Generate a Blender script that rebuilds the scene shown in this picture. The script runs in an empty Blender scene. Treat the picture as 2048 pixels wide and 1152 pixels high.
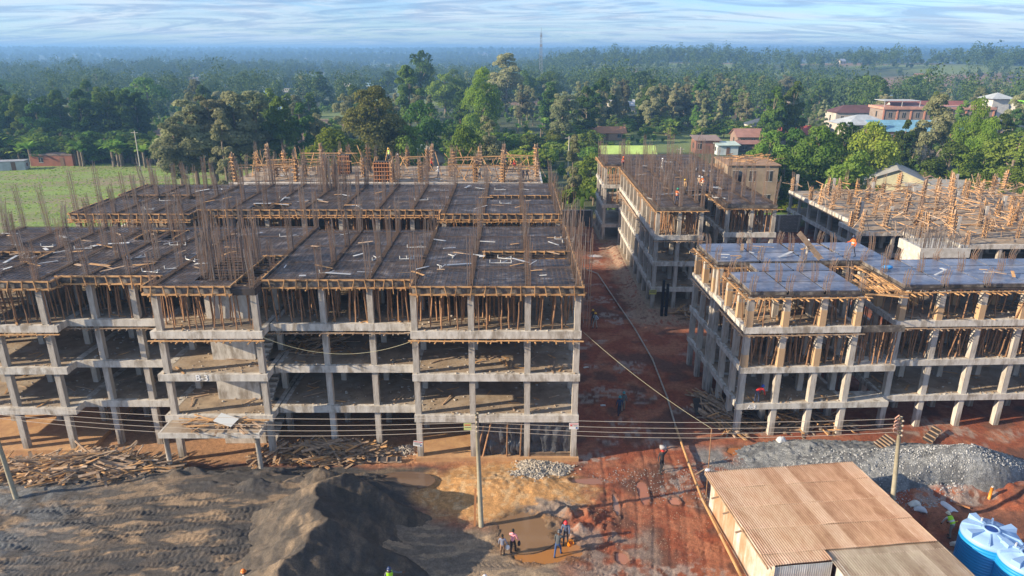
import bpy, math, random
import numpy as np
from mathutils import Vector, Matrix, Euler
R = math.radians
random.seed(7); RNG = np.random.default_rng(7)
scene = bpy.context.scene
COL = scene.collection
# ------------------------------------------------------------------ camera, sky, sun, exposure
CAM_H = 26.5; PITCH = R(18.9); FPX = 1400.0          # focal length in pixels of a 2048 wide picture
cam_d = bpy.data.cameras.new("camera"); cam = bpy.data.objects.new("camera", cam_d); COL.objects.link(cam)
cam_d.sensor_width = 36.0; cam_d.lens = FPX / 2048 * 36.0; cam_d.clip_start = 0.5; cam_d.clip_end = 20000
cam.location = (0, 0, CAM_H); cam.rotation_euler = (R(90) - PITCH, 0, 0)
scene.camera = cam
scene.view_settings.view_transform = 'Standard'; scene.view_settings.look = 'None'
scene.view_settings.gamma = 1; scene.view_settings.exposure = 0.90
SUN_EL = R(21); SHADOW_AZ = R(14.7)                   # shadows fall towards +x, a little towards +y
to_sun = Vector((-math.cos(SUN_EL) * math.cos(SHADOW_AZ), -math.cos(SUN_EL) * math.sin(SHADOW_AZ), math.sin(SUN_EL)))
sl = bpy.data.lights.new("sun", 'SUN'); sl.energy = 5.0; sl.angle = R(0.5); sl.color = (1.0, 0.83, 0.60)
so = bpy.data.objects.new("sun", sl); COL.objects.link(so)
so.rotation_euler = (-to_sun).to_track_quat('-Z', 'Y').to_euler(); so.location = (0, 0, 80)
world = bpy.data.worlds.new("World"); scene.world = world; world.use_nodes = True
wt = world.node_tree; wt.nodes.clear()
def N(t, kind, **kw):
    n = t.nodes.new(kind)
    for k, v in kw.items(): setattr(n, k, v)
    return n
sky = N(wt, 'ShaderNodeTexSky', sky_type='NISHITA'); sky.sun_disc = False
sky.sun_elevation = SUN_EL; sky.sun_rotation = math.atan2(to_sun.x, to_sun.y)
sky.altitude = 1500; sky.air_density = 1.0; sky.dust_density = 0.6; sky.ozone_density = 2.0
# clouds: thin streaks on a high layer, seen in perspective (direction / height)
tc = N(wt, 'ShaderNodeTexCoord'); sp = N(wt, 'ShaderNodeSeparateXYZ'); wt.links.new(tc.outputs['Generated'], sp.inputs[0])
def wmath(op, a, b=None, c=None):
    n = N(wt, 'ShaderNodeMath', operation=op)
    for i, s in enumerate((a, b, c)):
        if s is None: continue
        if isinstance(s, (int, float)): n.inputs[i].default_value = s
        else: wt.links.new(s, n.inputs[i])
    return n.outputs[0]
zz = wmath('ADD', wmath('MAXIMUM', sp.outputs[2], 0.0), 0.11)
cx = wmath('DIVIDE', sp.outputs[0], zz); cy = wmath('DIVIDE', sp.outputs[1], zz)
cmb = N(wt, 'ShaderNodeCombineXYZ'); wt.links.new(cx, cmb.inputs[0]); wt.links.new(cy, cmb.inputs[1])
def wnoise(scale, detail, dist, loc=(0,0,0), sc=(1,1,1)):
    mp = N(wt, 'ShaderNodeMapping'); mp.inputs['Scale'].default_value = sc; mp.inputs['Location'].default_value = loc
    wt.links.new(cmb.outputs[0], mp.inputs[0])
    n = N(wt, 'ShaderNodeTexNoise'); n.inputs['Scale'].default_value = scale; n.inputs['Detail'].default_value = detail
    n.inputs['Distortion'].default_value = dist; n.inputs['Roughness'].default_value = .62; wt.links.new(mp.outputs[0], n.inputs[0]); return n.outputs[0]
n1 = wnoise(0.55, 9, 2.0, (3.1, 0.4, 0), (.7, 1.3, 1)); n2 = wnoise(1.1, 9, 2.2, (7, 2, 0), (.6, 1.5, 1))
def ramp(t, src, stops):
    r = N(t, 'ShaderNodeValToRGB'); t.links.new(src, r.inputs[0]); e = r.color_ramp.elements
    while len(e) < len(stops): e.new(0.5)
    for i, (p, c) in enumerate(stops):
        e[i].position = p; e[i].color = (c, c, c, 1) if isinstance(c, (int, float)) else (*c[:3], 1)
    return r.outputs[0]
c1 = ramp(wt, n1, [(0.42, 0.0), (0.60, 1.0)]); c2 = ramp(wt, n2, [(0.46, 0.0), (0.6, 0.75)])
def wmix(fac, a, b, mode='MIX'):
    m = N(wt, 'ShaderNodeMix', data_type='RGBA', blend_type=mode)
    if isinstance(fac, (int, float)): m.inputs[0].default_value = fac
    else: wt.links.new(fac, m.inputs[0])
    for i, s in ((6, a), (7, b)):
        if isinstance(s, tuple): m.inputs[i].default_value = s
        else: wt.links.new(s, m.inputs[i])
    return m.outputs[2]
skyt = wmix(1.0, sky.outputs[0], (0.66, 0.80, 1.08, 1), 'MULTIPLY')
lit = wmix(wmath('MULTIPLY', c1, 0.75), skyt, (4.6, 5.1, 5.6, 1))
drk = wmix(wmath('MULTIPLY', c2, 0.75), lit, (1.5, 2.35, 3.9, 1))
bg = N(wt, 'ShaderNodeBackground'); bg.inputs['Strength'].default_value = 0.098; wt.links.new(drk, bg.inputs[0])
wo = N(wt, 'ShaderNodeOutputWorld'); wt.links.new(bg.outputs[0], wo.inputs[0])
# ------------------------------------------------------------------ helpers
def ray(u, v):
    y = -(v - 576) / FPX; x = (u - 1024) / FPX
    return x, math.cos(PITCH) + y * math.sin(PITCH), -math.sin(PITCH) + y * math.cos(PITCH)
def at(u, v, z=0.0):
    a, b, c = ray(u, v); t = (z - CAM_H) / c; return Vector((a * t, b * t, z))
def atY(u, v, Y):
    a, b, c = ray(u, v); t = Y / b; return Vector((a * t, Y, CAM_H + c * t))
def tag(o, label=None, cat=None, group=None, kind=None, category=None):
    cat = cat or category
    if label: o['label'] = label
    if cat: o['category'] = cat
    if group: o['group'] = group
    if kind: o['kind'] = kind
    return o
def thing(name, label, cat, loc=(0, 0, 0), rz=0.0, group=None):
    o = bpy.data.objects.new(name, None); COL.objects.link(o); o.location = loc; o.rotation_euler = (0, 0, rz)
    o.empty_display_size = 0.3; return tag(o, label, cat, group)
CH = {}
def link_child(o, parent):
    if parent is not None: o.parent = parent; CH.setdefault(parent.name, []).append(o)
def dup(o, parent=None, loc=None, rot=None, sc=None, label=None, group=None):
    c = o.copy(); COL.objects.link(c)
    if parent is not None: link_child(c, parent)
    if loc is not None: c.location = loc
    if rot is not None: c.rotation_euler = rot
    if sc is not None: c.scale = sc
    if label: c['label'] = label
    if group: c['group'] = group
    for ch in list(CH.get(o.name, [])): dup(ch, c)
    return c
def vnoise(x, y, seed=0):
    xi = np.floor(x).astype(np.int64); yi = np.floor(y).astype(np.int64); fx = x - xi; fy = y - yi
    fx = fx * fx * (3 - 2 * fx); fy = fy * fy * (3 - 2 * fy)
    def h(a, b):
        n = (a * 374761393 + b * 668265263 + seed * 1442695041) & 0xffffffff
        n = ((n ^ (n >> 13)) * 1274126177) & 0xffffffff
        return ((n ^ (n >> 16)) & 0xffff) / 65535.0
    return (h(xi, yi) * (1 - fx) + h(xi + 1, yi) * fx) * (1 - fy) + (h(xi, yi + 1) * (1 - fx) + h(xi + 1, yi + 1) * fx) * fy
def fbm(x, y, oct=4, seed=0):
    x = np.asarray(x, float); y = np.asarray(y, float)
    s = 0; a = .5; t = 0
    for i in range(oct):
        s = s + a * vnoise(x, y, seed + i * 17); t += a; a *= .5; x = x * 2.03 + 11.3; y = y * 2.03 + 5.7
    return s / t
def sstep(a, b, x):
    t = np.clip((x - a) / (b - a), 0, 1); return t * t * (3 - 2 * t)
class MB:
    def __init__(s): s.v = []; s.f = []; s.m = []; s.n = 0
    def add(s, v, q, mat=0):
        v = np.asarray(v, float).reshape(-1, 3); q = np.asarray(q, int).reshape(-1, 4)
        s.v.append(v); s.f.append(q + s.n); s.m.append(np.full(len(q), mat) if np.isscalar(mat) else np.asarray(mat)); s.n += len(v)
    BQ = [(0, 3, 2, 1), (4, 5, 6, 7), (0, 1, 5, 4), (1, 2, 6, 5), (2, 3, 7, 6), (3, 0, 4, 7)]
    def box(s, x0, x1, y0, y1, z0, z1, mat=0):
        s.add([(x0, y0, z0), (x1, y0, z0), (x1, y1, z0), (x0, y1, z0), (x0, y0, z1), (x1, y0, z1), (x1, y1, z1), (x0, y1, z1)], s.BQ, mat)
    def bar(s, p0, p1, w, h, mat=0, up=(0, 0, 1)):
        p0 = np.asarray(p0, float); p1 = np.asarray(p1, float); d = p1 - p0; d = d / (np.linalg.norm(d) + 1e-9)
        up = np.asarray(up, float)
        if abs(d @ up) > .98: up = np.array((0, 1., 0))
        a = np.cross(d, up); a /= np.linalg.norm(a); b = np.cross(a, d)
        a = a * w / 2; b = b * h / 2
        s.add([p0 - a - b, p0 + a - b, p0 + a + b, p0 - a + b, p1 - a - b, p1 + a - b, p1 + a + b, p1 - a + b],
              [(0, 1, 2, 3), (7, 6, 5, 4), (0, 4, 5, 1), (1, 5, 6, 2), (2, 6, 7, 3), (3, 7, 4, 0)], mat)
    def tube(s, pts, rs, n=6, mat=0, cap=True):
        P = np.asarray(pts, float); k = len(P)
        if np.isscalar(rs): rs = [rs] * k
        T = np.gradient(P, axis=0); T /= (np.linalg.norm(T, axis=1)[:, None] + 1e-9)
        ref = np.array((0, 0, 1.)) if abs(T[0][2]) < .9 else np.array((1., 0, 0))
        ang = np.arange(n) * 2 * math.pi / n; V = []
        for i in range(k):
            a = np.cross(T[i], ref); a /= (np.linalg.norm(a) + 1e-9); b = np.cross(T[i], a)
            V.append(P[i] + rs[i] * (np.cos(ang)[:, None] * a + np.sin(ang)[:, None] * b))
        q = []
        for i in range(k - 1):
            for j in range(n): q.append((i * n + j, i * n + (j + 1) % n, (i + 1) * n + (j + 1) % n, (i + 1) * n + j))
        if cap:
            for j in range(1, n - 2, 2):
                q.append((0, j, j + 1, j + 2)[::1]); o = (k - 1) * n; q.append((o, o + j + 2, o + j + 1, o + j))
        s.add(np.concatenate(V), q, mat)
    def lathe(s, prof, n=16, c=(0, 0, 0), mat=0):
        ang = np.arange(n) * 2 * math.pi / n
        V = np.concatenate([np.stack([c[0] + r * np.cos(ang), c[1] + r * np.sin(ang), np.full(n, c[2] + z)], 1) for r, z in prof])
        q = [(i * n + j, i * n + (j + 1) % n, (i + 1) * n + (j + 1) % n, (i + 1) * n + j) for i in range(len(prof) - 1) for j in range(n)]
        s.add(V, q, mat)
    def ell(s, c, r, n=10, m=8, mat=0, rot=None):
        pr = [(math.sin(math.pi * i / m), -math.cos(math.pi * i / m)) for i in range(m + 1)]
        pr[0] = (.02, -1); pr[-1] = (.02, 1)
        ang = np.arange(n) * 2 * math.pi / n
        V = np.concatenate([np.stack([a * np.cos(ang), a * np.sin(ang), np.full(n, z)], 1) for a, z in pr]) * np.asarray(r)
        if rot is not None: V = V @ np.asarray(rot).T
        q = [(i * n + j, i * n + (j + 1) % n, (i + 1) * n + (j + 1) % n, (i + 1) * n + j) for i in range(m) for j in range(n)]
        s.add(V + np.asarray(c), q, mat)
    def mesh(s, name, mats, smooth=False):
        V = np.concatenate(s.v); F = np.concatenate(s.f); M = np.concatenate(s.m)
        me = bpy.data.meshes.new(name); me.vertices.add(len(V)); me.vertices.foreach_set('co', V.ravel())
        me.loops.add(F.size); me.loops.foreach_set('vertex_index', F.ravel().astype(np.int32))
        me.polygons.add(len(F)); me.polygons.foreach_set('loop_start', np.arange(0, F.size, 4, dtype=np.int32))
        me.polygons.foreach_set('loop_total', np.full(len(F), 4, np.int32))
        for m in (mats if isinstance(mats, (list, tuple)) else [mats]): me.materials.append(m)
        me.polygons.foreach_set('material_index', M.astype(np.int32))
        me.polygons.foreach_set('use_smooth', np.full(len(F), smooth)); me.update(calc_edges=True); return me
    def build(s, name, mats, parent=None, smooth=False, loc=None, **kw):
        o = bpy.data.objects.new(name, s.mesh(name, mats, smooth)); COL.objects.link(o); link_child(o, parent)
        if loc is not None: o.location = loc
        if kw: tag(o, **kw)
        return o
def put(name, me, parent=None, loc=(0, 0, 0), rot=(0, 0, 0), sc=(1, 1, 1), **kw):
    o = bpy.data.objects.new(name, me); COL.objects.link(o); link_child(o, parent)
    o.location = loc; o.rotation_euler = rot; o.scale = sc
    if kw: tag(o, **kw)
    return o
U = random.uniform
# ------------------------------------------------------------------ materials
def mat(name, c1, c2=None, scale=2.0, rough=0.85, bump=0.0, bscale=None, metal=0.0, stretch=(1, 1, 1), lo=.35, hi=.65, rnd=0.0, c3=None, s3=.5, coord='Object', spec=None, detail=6, alpha=None):
    m = bpy.data.materials.new(name); m.use_nodes = True; t = m.node_tree; b = t.nodes['Principled BSDF']
    b.inputs['Roughness'].default_value = rough; b.inputs['Metallic'].default_value = metal
    if spec is not None: b.inputs['Specular IOR Level'].default_value = spec
    tcn = N(t, 'ShaderNodeTexCoord'); mp = N(t, 'ShaderNodeMapping'); mp.inputs['Scale'].default_value = stretch
    t.links.new(tcn.outputs[coord], mp.inputs[0])
    def noise(sc, d=detail):
        n = N(t, 'ShaderNodeTexNoise'); n.inputs['Scale'].default_value = sc; n.inputs['Detail'].default_value = d; n.inputs['Roughness'].default_value = .65
        t.links.new(mp.outputs[0], n.inputs[0]); return n.outputs[0]
    def mixc(f, a, bb):
        x = N(t, 'ShaderNodeMix', data_type='RGBA'); t.links.new(f, x.inputs[0])
        for i, s in ((6, a), (7, bb)):
            if isinstance(s, tuple): x.inputs[i].default_value = (*s[:3], 1)
            else: t.links.new(s, x.inputs[i])
        return x.outputs[2]
    col = None
    if c2 is not None: col = mixc(ramp(t, noise(scale), [(lo, 0.), (hi, 1.)]), c1, c2)
    if c3 is not None: col = mixc(ramp(t, noise(s3), [(.5, 0.), (.68, 1.)]), col, c3)
    if rnd > 0:
        oi = N(t, 'ShaderNodeObjectInfo'); mr = N(t, 'ShaderNodeMapRange'); mr.inputs[3].default_value = 1 - rnd; mr.inputs[4].default_value = 1 + rnd
        t.links.new(oi.outputs['Random'], mr.inputs[0]); x = N(t, 'ShaderNodeMix', data_type='RGBA', blend_type='MULTIPLY'); x.inputs[0].default_value = 1
        if col is None: x.inputs[6].default_value = (*c1, 1)
        else: t.links.new(col, x.inputs[6])
        cb = N(t, 'ShaderNodeCombineColor')
        for i in range(3): t.links.new(mr.outputs[0], cb.inputs[i])
        t.links.new(cb.outputs[0], x.inputs[7]); col = x.outputs[2]
    if col is None: b.inputs['Base Color'].default_value = (*c1, 1)
    else: t.links.new(col, b.inputs['Base Color'])
    if bump:
        bn = N(t, 'ShaderNodeBump'); bn.inputs['Strength'].default_value = 1; bn.inputs['Distance'].default_value = bump
        t.links.new(noise(bscale or scale * 4), bn.inputs['Height']); t.links.new(bn.outputs[0], b.inputs['Normal'])
    return m
M = {}
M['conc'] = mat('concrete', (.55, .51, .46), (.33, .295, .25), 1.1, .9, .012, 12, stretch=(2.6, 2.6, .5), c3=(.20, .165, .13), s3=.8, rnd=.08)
M['conc_pale'] = mat('pale_concrete', (.63, .60, .55), (.42, .385, .335), 1.5, .9, .012, 12, stretch=(1.8, 1.8, .6), c3=(.25, .21, .165), s3=.75)  # paler concrete tone for beams, core walls and slab rims
M['conc_new'] = mat('new_concrete_brown', (.36, .28, .20), (.26, .19, .125), 2, .95, .01, 9)
M['floor'] = mat('dusty_floor', (.40, .31, .22), (.22, .165, .115), .9, .95, .03, 7, c3=(.40, .35, .29), s3=.35)
M['ply'] = mat('film_plywood', (.085, .07, .066), (.035, .028, .026), 1.1, .42, .004, 6, c3=(.16, .125, .10), s3=.6)
M['deckply'] = mat('deck_plywood', (.07, .063, .060), (.032, .027, .025), .9, .33, .004, 5, c3=(.34, .31, .30), s3=.8)  # pale patches paint bright reflections into the deck colour
M['bluedeck'] = mat('sky_sheen_plywood', (.15, .17, .235), (.09, .105, .15), 1.1, .26, .002, 4, c3=(.27, .27, .30), s3=.5, rnd=.25)  # blue sky sheen and its pale highlights are put into the colour
M['ply_side'] = mat('plywood_side', (.13, .11, .095), (.045, .037, .03), 2.2, .75, .006, 9, c3=(.28, .25, .21), s3=1.6)
M['plank'] = mat('sawn_timber', (.60, .36, .165), (.44, .24, .10), 3.5, .8, .004, 20, stretch=(1, 1, 1), c3=(.24, .13, .06), s3=1.3, rnd=.12)
M['plank_old'] = mat('weathered_timber', (.45, .31, .195), (.25, .165, .11), 3, .85, .004, 20, c3=(.44, .37, .30), s3=1.2, rnd=.35)
M['pole'] = mat('round_timber_pole', (.36, .20, .105), (.21, .11, .058), 5, .85, .004, 20, rnd=.3)
M['rebar'] = mat('rusty_rebar', (.23, .135, .085), (.17, .115, .085), 3, .7, rnd=.2)
M['steel'] = mat('grey_rebar', (.26, .235, .22), (.20, .15, .12), 3, .6, metal=.2)
M['mesh'] = mat('mesh_rebar', (.15, .095, .065), (.10, .075, .06), 3, .6)
M['pvc'] = mat('white_pvc', (.62, .62, .60), rough=.4)
M['paint'] = mat('white_paint', (.85, .85, .85), rough=.7)
M['black_sheet'] = mat('black_polythene', (.035, .038, .045), (.08, .085, .10), 2, .2, .09, 2.6)
M['ochre'] = mat('ochre_earth_floor', (.55, .34, .17), (.40, .22, .11), 1.4, .95, .02, 8)
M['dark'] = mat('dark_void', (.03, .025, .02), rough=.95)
def solid(name, c, rough=.8, metal=0., **k):
    if name not in M: M[name] = mat(name, c, rough=rough, metal=metal, **k)
    return M[name]
# ------------------------------------------------------------------ ground
def crest_x(y): return -10.4 + .5 * np.sin(y * 1.1) + .25 * np.sin(y * 2.9 + 1) + .22 * (fbm(y * 2.3, y * 0 + 3, 3, 5) - .5)
def sand_heap(x, y):
    x = x + 1.1 * (fbm(x * .6, y * .6, 3, 41) - .5)
    hp = 3.1 + .25 * np.sin(y * .9) + .5 * (fbm(y * .8, y * 0 + 9, 3, 8) - .5) + .35 * np.exp(-((y - 33.6) / 1.1) ** 2)
    hp = hp - np.maximum(0, y - 34.8) * .75 - np.maximum(0, 29.5 - y) * .04
    s = x - crest_x(y)
    right = hp - np.maximum(s, 0) * (.62 + .10 * fbm(x, y, 3, 4)) + .25 * (fbm(x * .9, y * .9, 4, 12) - .5) * sstep(.2, 1.5, s)
    left = hp + np.minimum(s, 0) * .50
    h2 = 2.3 - np.hypot((x + 11.9), (y - 37.0) * 1.15) * .72 - .2 * fbm(x * 2, y * 2, 3, 6)
    h = np.maximum(np.where(s > 0, right, left), h2)
    h = h + .16 * (fbm(x * 3, y * 3, 4, 23) - .5) + .22 * (fbm((x + crest_x(y) * 0) * .55, y * 2.2 + x * .8, 4, 24) - .5) + .06 * (fbm(x * 1.2 + y * .4, y * 7, 3, 29) - .5)
    return h
def bank(x, y):        # driven-over sand bank left of the heap
    hb = 1.05 * sstep(-34, -20, x) * sstep(40.3, 37.6, y + .06 * (x + 20)) * sstep(-4.5, -9, x)
    hb = hb * (.8 + .5 * fbm(x * .25, y * .3, 3, 15)) + .5 * sstep(-24, -31, x) * sstep(38.8, 36.8, y)
    return hb
def gravel_heap(x, y):
    g = at(1800, 925, .7); g2 = at(1930, 945, .7)
    a = 2.8 - np.hypot((x - g2.x) / 1.9, (y - g2.y) / 1.15) * .78
    b = 1.55 - np.hypot((x - g.x) / 3.4, (y - g.y) / 1.25) * .55
    c = .8 - np.hypot((x - at(1620, 905).x) / 2.6, (y - at(1620, 905).y) / .9) * .45
    k = .25
    h = np.log(np.exp(a / k) + np.exp(b / k) + np.exp(c / k)) * k - 2.0 * sstep(38.0, 36.6, y + .4 * np.sin(x * 1.1)) * sstep(20.5, 22.5, x)
    return h + .16 * (fbm(x * 2, y * 2, 4, 33) - .5) * sstep(-.2, .3, h)
PUD = [(1090, 1098, 62, 22, (.33, .15, .05), 'orange muddy puddle around the feet of the two labourers', 1), (1045, 1060, 52, 30, (.21, .13, .075), 'wide brown puddle beside the middle power pole', 2), (1748, 931, 27, 6, (.52, .20, .04), 'bright orange puddle on the gravel beside the right pole', 3), (1567, 908, 24, 6, (.50, .20, .05), 'bright orange puddle in front of the right building', 4), (1487, 902, 34, 10, (.34, .13, .045), 'rust coloured puddle at the corner of the right building', 5), (1170, 964, 30, 6, (.28, .13, .08), 'pinkish puddle beside the churned mud', 6), (1286, 985, 9, 20, (.33, .13, .07), 'narrow pink puddle in the wheel rut of the road', 7), (1232, 1010, 5, 20, (.30, .17, .12), 'thin pale puddle in the left rut of the road', 8), (1348, 1003, 12, 9, (.40, .17, .10), 'small pink puddle beside the long pole', 9), (810, 972, 42, 14, (.15, .10, .07), 'dark puddle at the foot of the sand heap', 10), (1243, 1115, 14, 10, (.34, .15, .09), 'small red puddle near the bottom of the road', 11), (1190, 512, 11, 5, (.5, .48, .50), 'pale puddle far up the red road', 12)]
def pud_geo(u, v, ru, rv):
    p = at(u, v, 0); px_m = FPX * ray(u, v)[1] / p.y; return p, ru / px_m, rv / px_m / .62
def hollows(x, y, h):
    for (u, v, ru, rv, c, lb, sd) in PUD:
        p, rx, ry = pud_geo(u, v, ru, rv); q = np.hypot((x - p.x) / rx, (y - p.y) / ry); i = q < 2.2
        if not i.any(): continue
        e = q + 1.1 * (fbm(x * 1.3 + sd, y * 1.3, 4, 300 + sd) - .5); m = sstep(1.25, .75, e); h = h * (1 - m) + (LV[sd] - .07) * m; h = np.where(q < 1.5, np.maximum(h, LV[sd] - .07) + .05 * sstep(.95, 1.2, e) * sstep(1.6, 1.3, q), h)
    return h
LV = {}
def treads(x, y):
    # first family: tyre tracks sweeping up to the heap ; second: arcs round the pole
    x = x + .5 * (fbm(x * .5, y * .5, 3, 91) - .5); f = y - (.010 * (x + 27) ** 2 + .08 * x) + .6 * (fbm(x * .13, y * .3, 2, 92) - .5); w = .62
    k = np.floor(f / w); d = f / w - k - .5; off = vnoise(k * 1.7, x * .12, 3)
    on = sstep(.45, .62, vnoise(k * 3.1, x * .2, 9)) * sstep(.42, .30, np.abs(d))
    t1 = on * (.028 * np.sin(2 * np.pi * (x / .29 + np.abs(d) * 1.1 + off * 2)) - .03)
    m1 = sstep(-7.5, -9.5, x) * sstep(37.2, 36, y - .03 * x)
    r = np.hypot(x + 1.0, y - 38.5); w2 = .7; k = np.floor(r / w2); d = r / w2 - k - .5; th = np.arctan2(y - 38.5, x + 1.0)
    on = sstep(.3, .5, vnoise(k * 2.3, th * 2, 19)) * sstep(.42, .32, np.abs(d))
    t2 = on * (.032 * np.sin(2 * np.pi * (th * r / .30 + np.abs(d) * 1.3)) - .035)
    m2 = sstep(5.6, 6.2, r) * sstep(11.5, 10, r) * sstep(4.5, 3, x) * sstep(-7.5, -6.5, x)
    a3 = (x * .5 + y * .87) + .8 * (fbm(x * .2, y * .2, 2, 93) - .5); b3 = x * .87 - y * .5; k = np.floor(a3 / .66); d = a3 / .66 - k - .5
    t3 = sstep(.62, .75, vnoise(k * 2.7, b3 * .10, 29)) * sstep(.42, .32, np.abs(d)) * (.03 * np.sin(2 * np.pi * (b3 / .27 + np.abs(d) * 1.2)) - .03)
    return (t1 + t3) * m1 + t2 * m2 + t3 * sstep(33.5, 32.5, y) * sstep(-6, -4, x) * .8
def ridge_far(x, y):
    r = np.hypot(x, y)
    h = -13 * sstep(260, 800, r) + 0.0
    h = h + 21 * sstep(560, 900, r) * sstep(-60, 130, x) * sstep(1500, 1050, r)
    h = h + 6 * sstep(640, 950, r) * sstep(-60, -300, x) * sstep(1300, 1000, r)
    h = h + (14 + 9 * fbm(x / 900 + 5, y / 900, 2, 51) + 18 * (fbm(x / 520, y / 800, 3, 52) - .5)) * sstep(1500, 3000, r)
    h = h + 15 * (fbm(x / 380, y / 380, 4, 77) - .5) * sstep(300, 700, r)
    h = h + (3 + 10 * fbm(x / 1500, y / 1500, 2, 60)) * sstep(3400, 5200, r)
    return h
def H(x, y): return hollows(np.asarray(x, float), np.asarray(y, float), H0(x, y))
def H0(x, y):
    x = np.asarray(x, float); y = np.asarray(y, float)
    near = sstep(130, 90, y) * sstep(80, 50, np.abs(x))
    h = ridge_far(x, y)
    front = sstep(41.4, 40.0, y)
    road = sstep(4.6, 5.8, x) * sstep(15.5, 13.5, x)
    sand = sstep(-6, -9, x) * front
    h = h + near * (.10 * (fbm(x * .35, y * .35, 4, 1) - .5) + .06 * (fbm(x * 1.6, y * 1.6, 4, 2) - .5))
    # churned mud between the poles and along the road
    mud = np.exp(-(((x - 3.9) / 2.0) ** 2 + ((y - 34.9) / 1.5) ** 2))
    h = h + mud * (1.5 * np.maximum(0, fbm(x * 1.5, y * 1.5, 5, 13) - .38) + .1)
    rut = np.sin((x - .12 * (y - 40) + .3 * np.sin(y * .3)) * 2 * np.pi / .95)
    h = h + road * near * sstep(60, 45, y) * (-.035 * sstep(.5, 1, rut) * sstep(.4, .6, fbm(x * .3, y * .12, 2, 70)) * (.4 + fbm(x * .5, y * .3, 3, 71)) + .07 * (fbm(x * 2.6, y * 1.1, 4, 72) - .5))
    h = h + near * bank(x, y) + treads(x, y) * near
    h = h + sand * near * .30 * (fbm(x * .5 + y * .2, y * 2.2, 4, 44) - .5) * sstep(37.4, 35.5, y) * .9
    h = h + sand * near * (.6 + 1.6 * sstep(-23, -20, x)) * np.maximum(0, fbm(x * .45, y * 1.1, 5, 46) - .44) * sstep(35.6, 37.0, y) * sstep(39.6, 38.6, y)
    h = h + sand * near * .13 * np.maximum(0, fbm(x * 2.6, y * 2.6, 4, 47) - .5)
    tan = np.exp(-(((x + .6) / 4.2) ** 2 + ((y - 38.2) / 1.6) ** 2))
    h = h + tan * (.45 + .45 * (fbm(x * 1.3, y * 1.3, 4, 31) - .3))
    # pit and spoil beside the tanks
    p = at(1905, 1075); h = h - .9 * sstep(1.7, 1.0, np.hypot((x - p.x) / 1.5, (y - p.y) / 1.6))
    s1 = at(1900, 990); h = h + .75 * np.exp(-(((x - s1.x) / 3.2) ** 2 + ((y - s1.y) / .7) ** 2)) * (.6 + .8 * fbm(x * 1.8, y * 1.8, 3, 35))
    h = h + 1.1 * sstep(28.5, 33, x) * np.exp(-((y - 36.5) / 2.2) ** 2) * (.5 + fbm(x, y, 3, 37))
    # plinth under building C on its road side
    h = h + .45 * sstep(13.2, 14.4, x) * sstep(66, 70, y) * sstep(112, 104, y) * sstep(30, 28, x)
    return h
for q_ in PUD:
    p_, rx_, ry_ = pud_geo(*q_[:4]); LV[q_[6]] = float(np.mean(H0(p_.x + np.array([0, rx_, -rx_, 0, 0]) * .8, p_.y + np.array([0, 0, 0, ry_, -ry_]) * .8))) - .03
def lerp(a, b, t): return a * (1 - t[..., None]) + np.asarray(b) * t[..., None]
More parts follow.
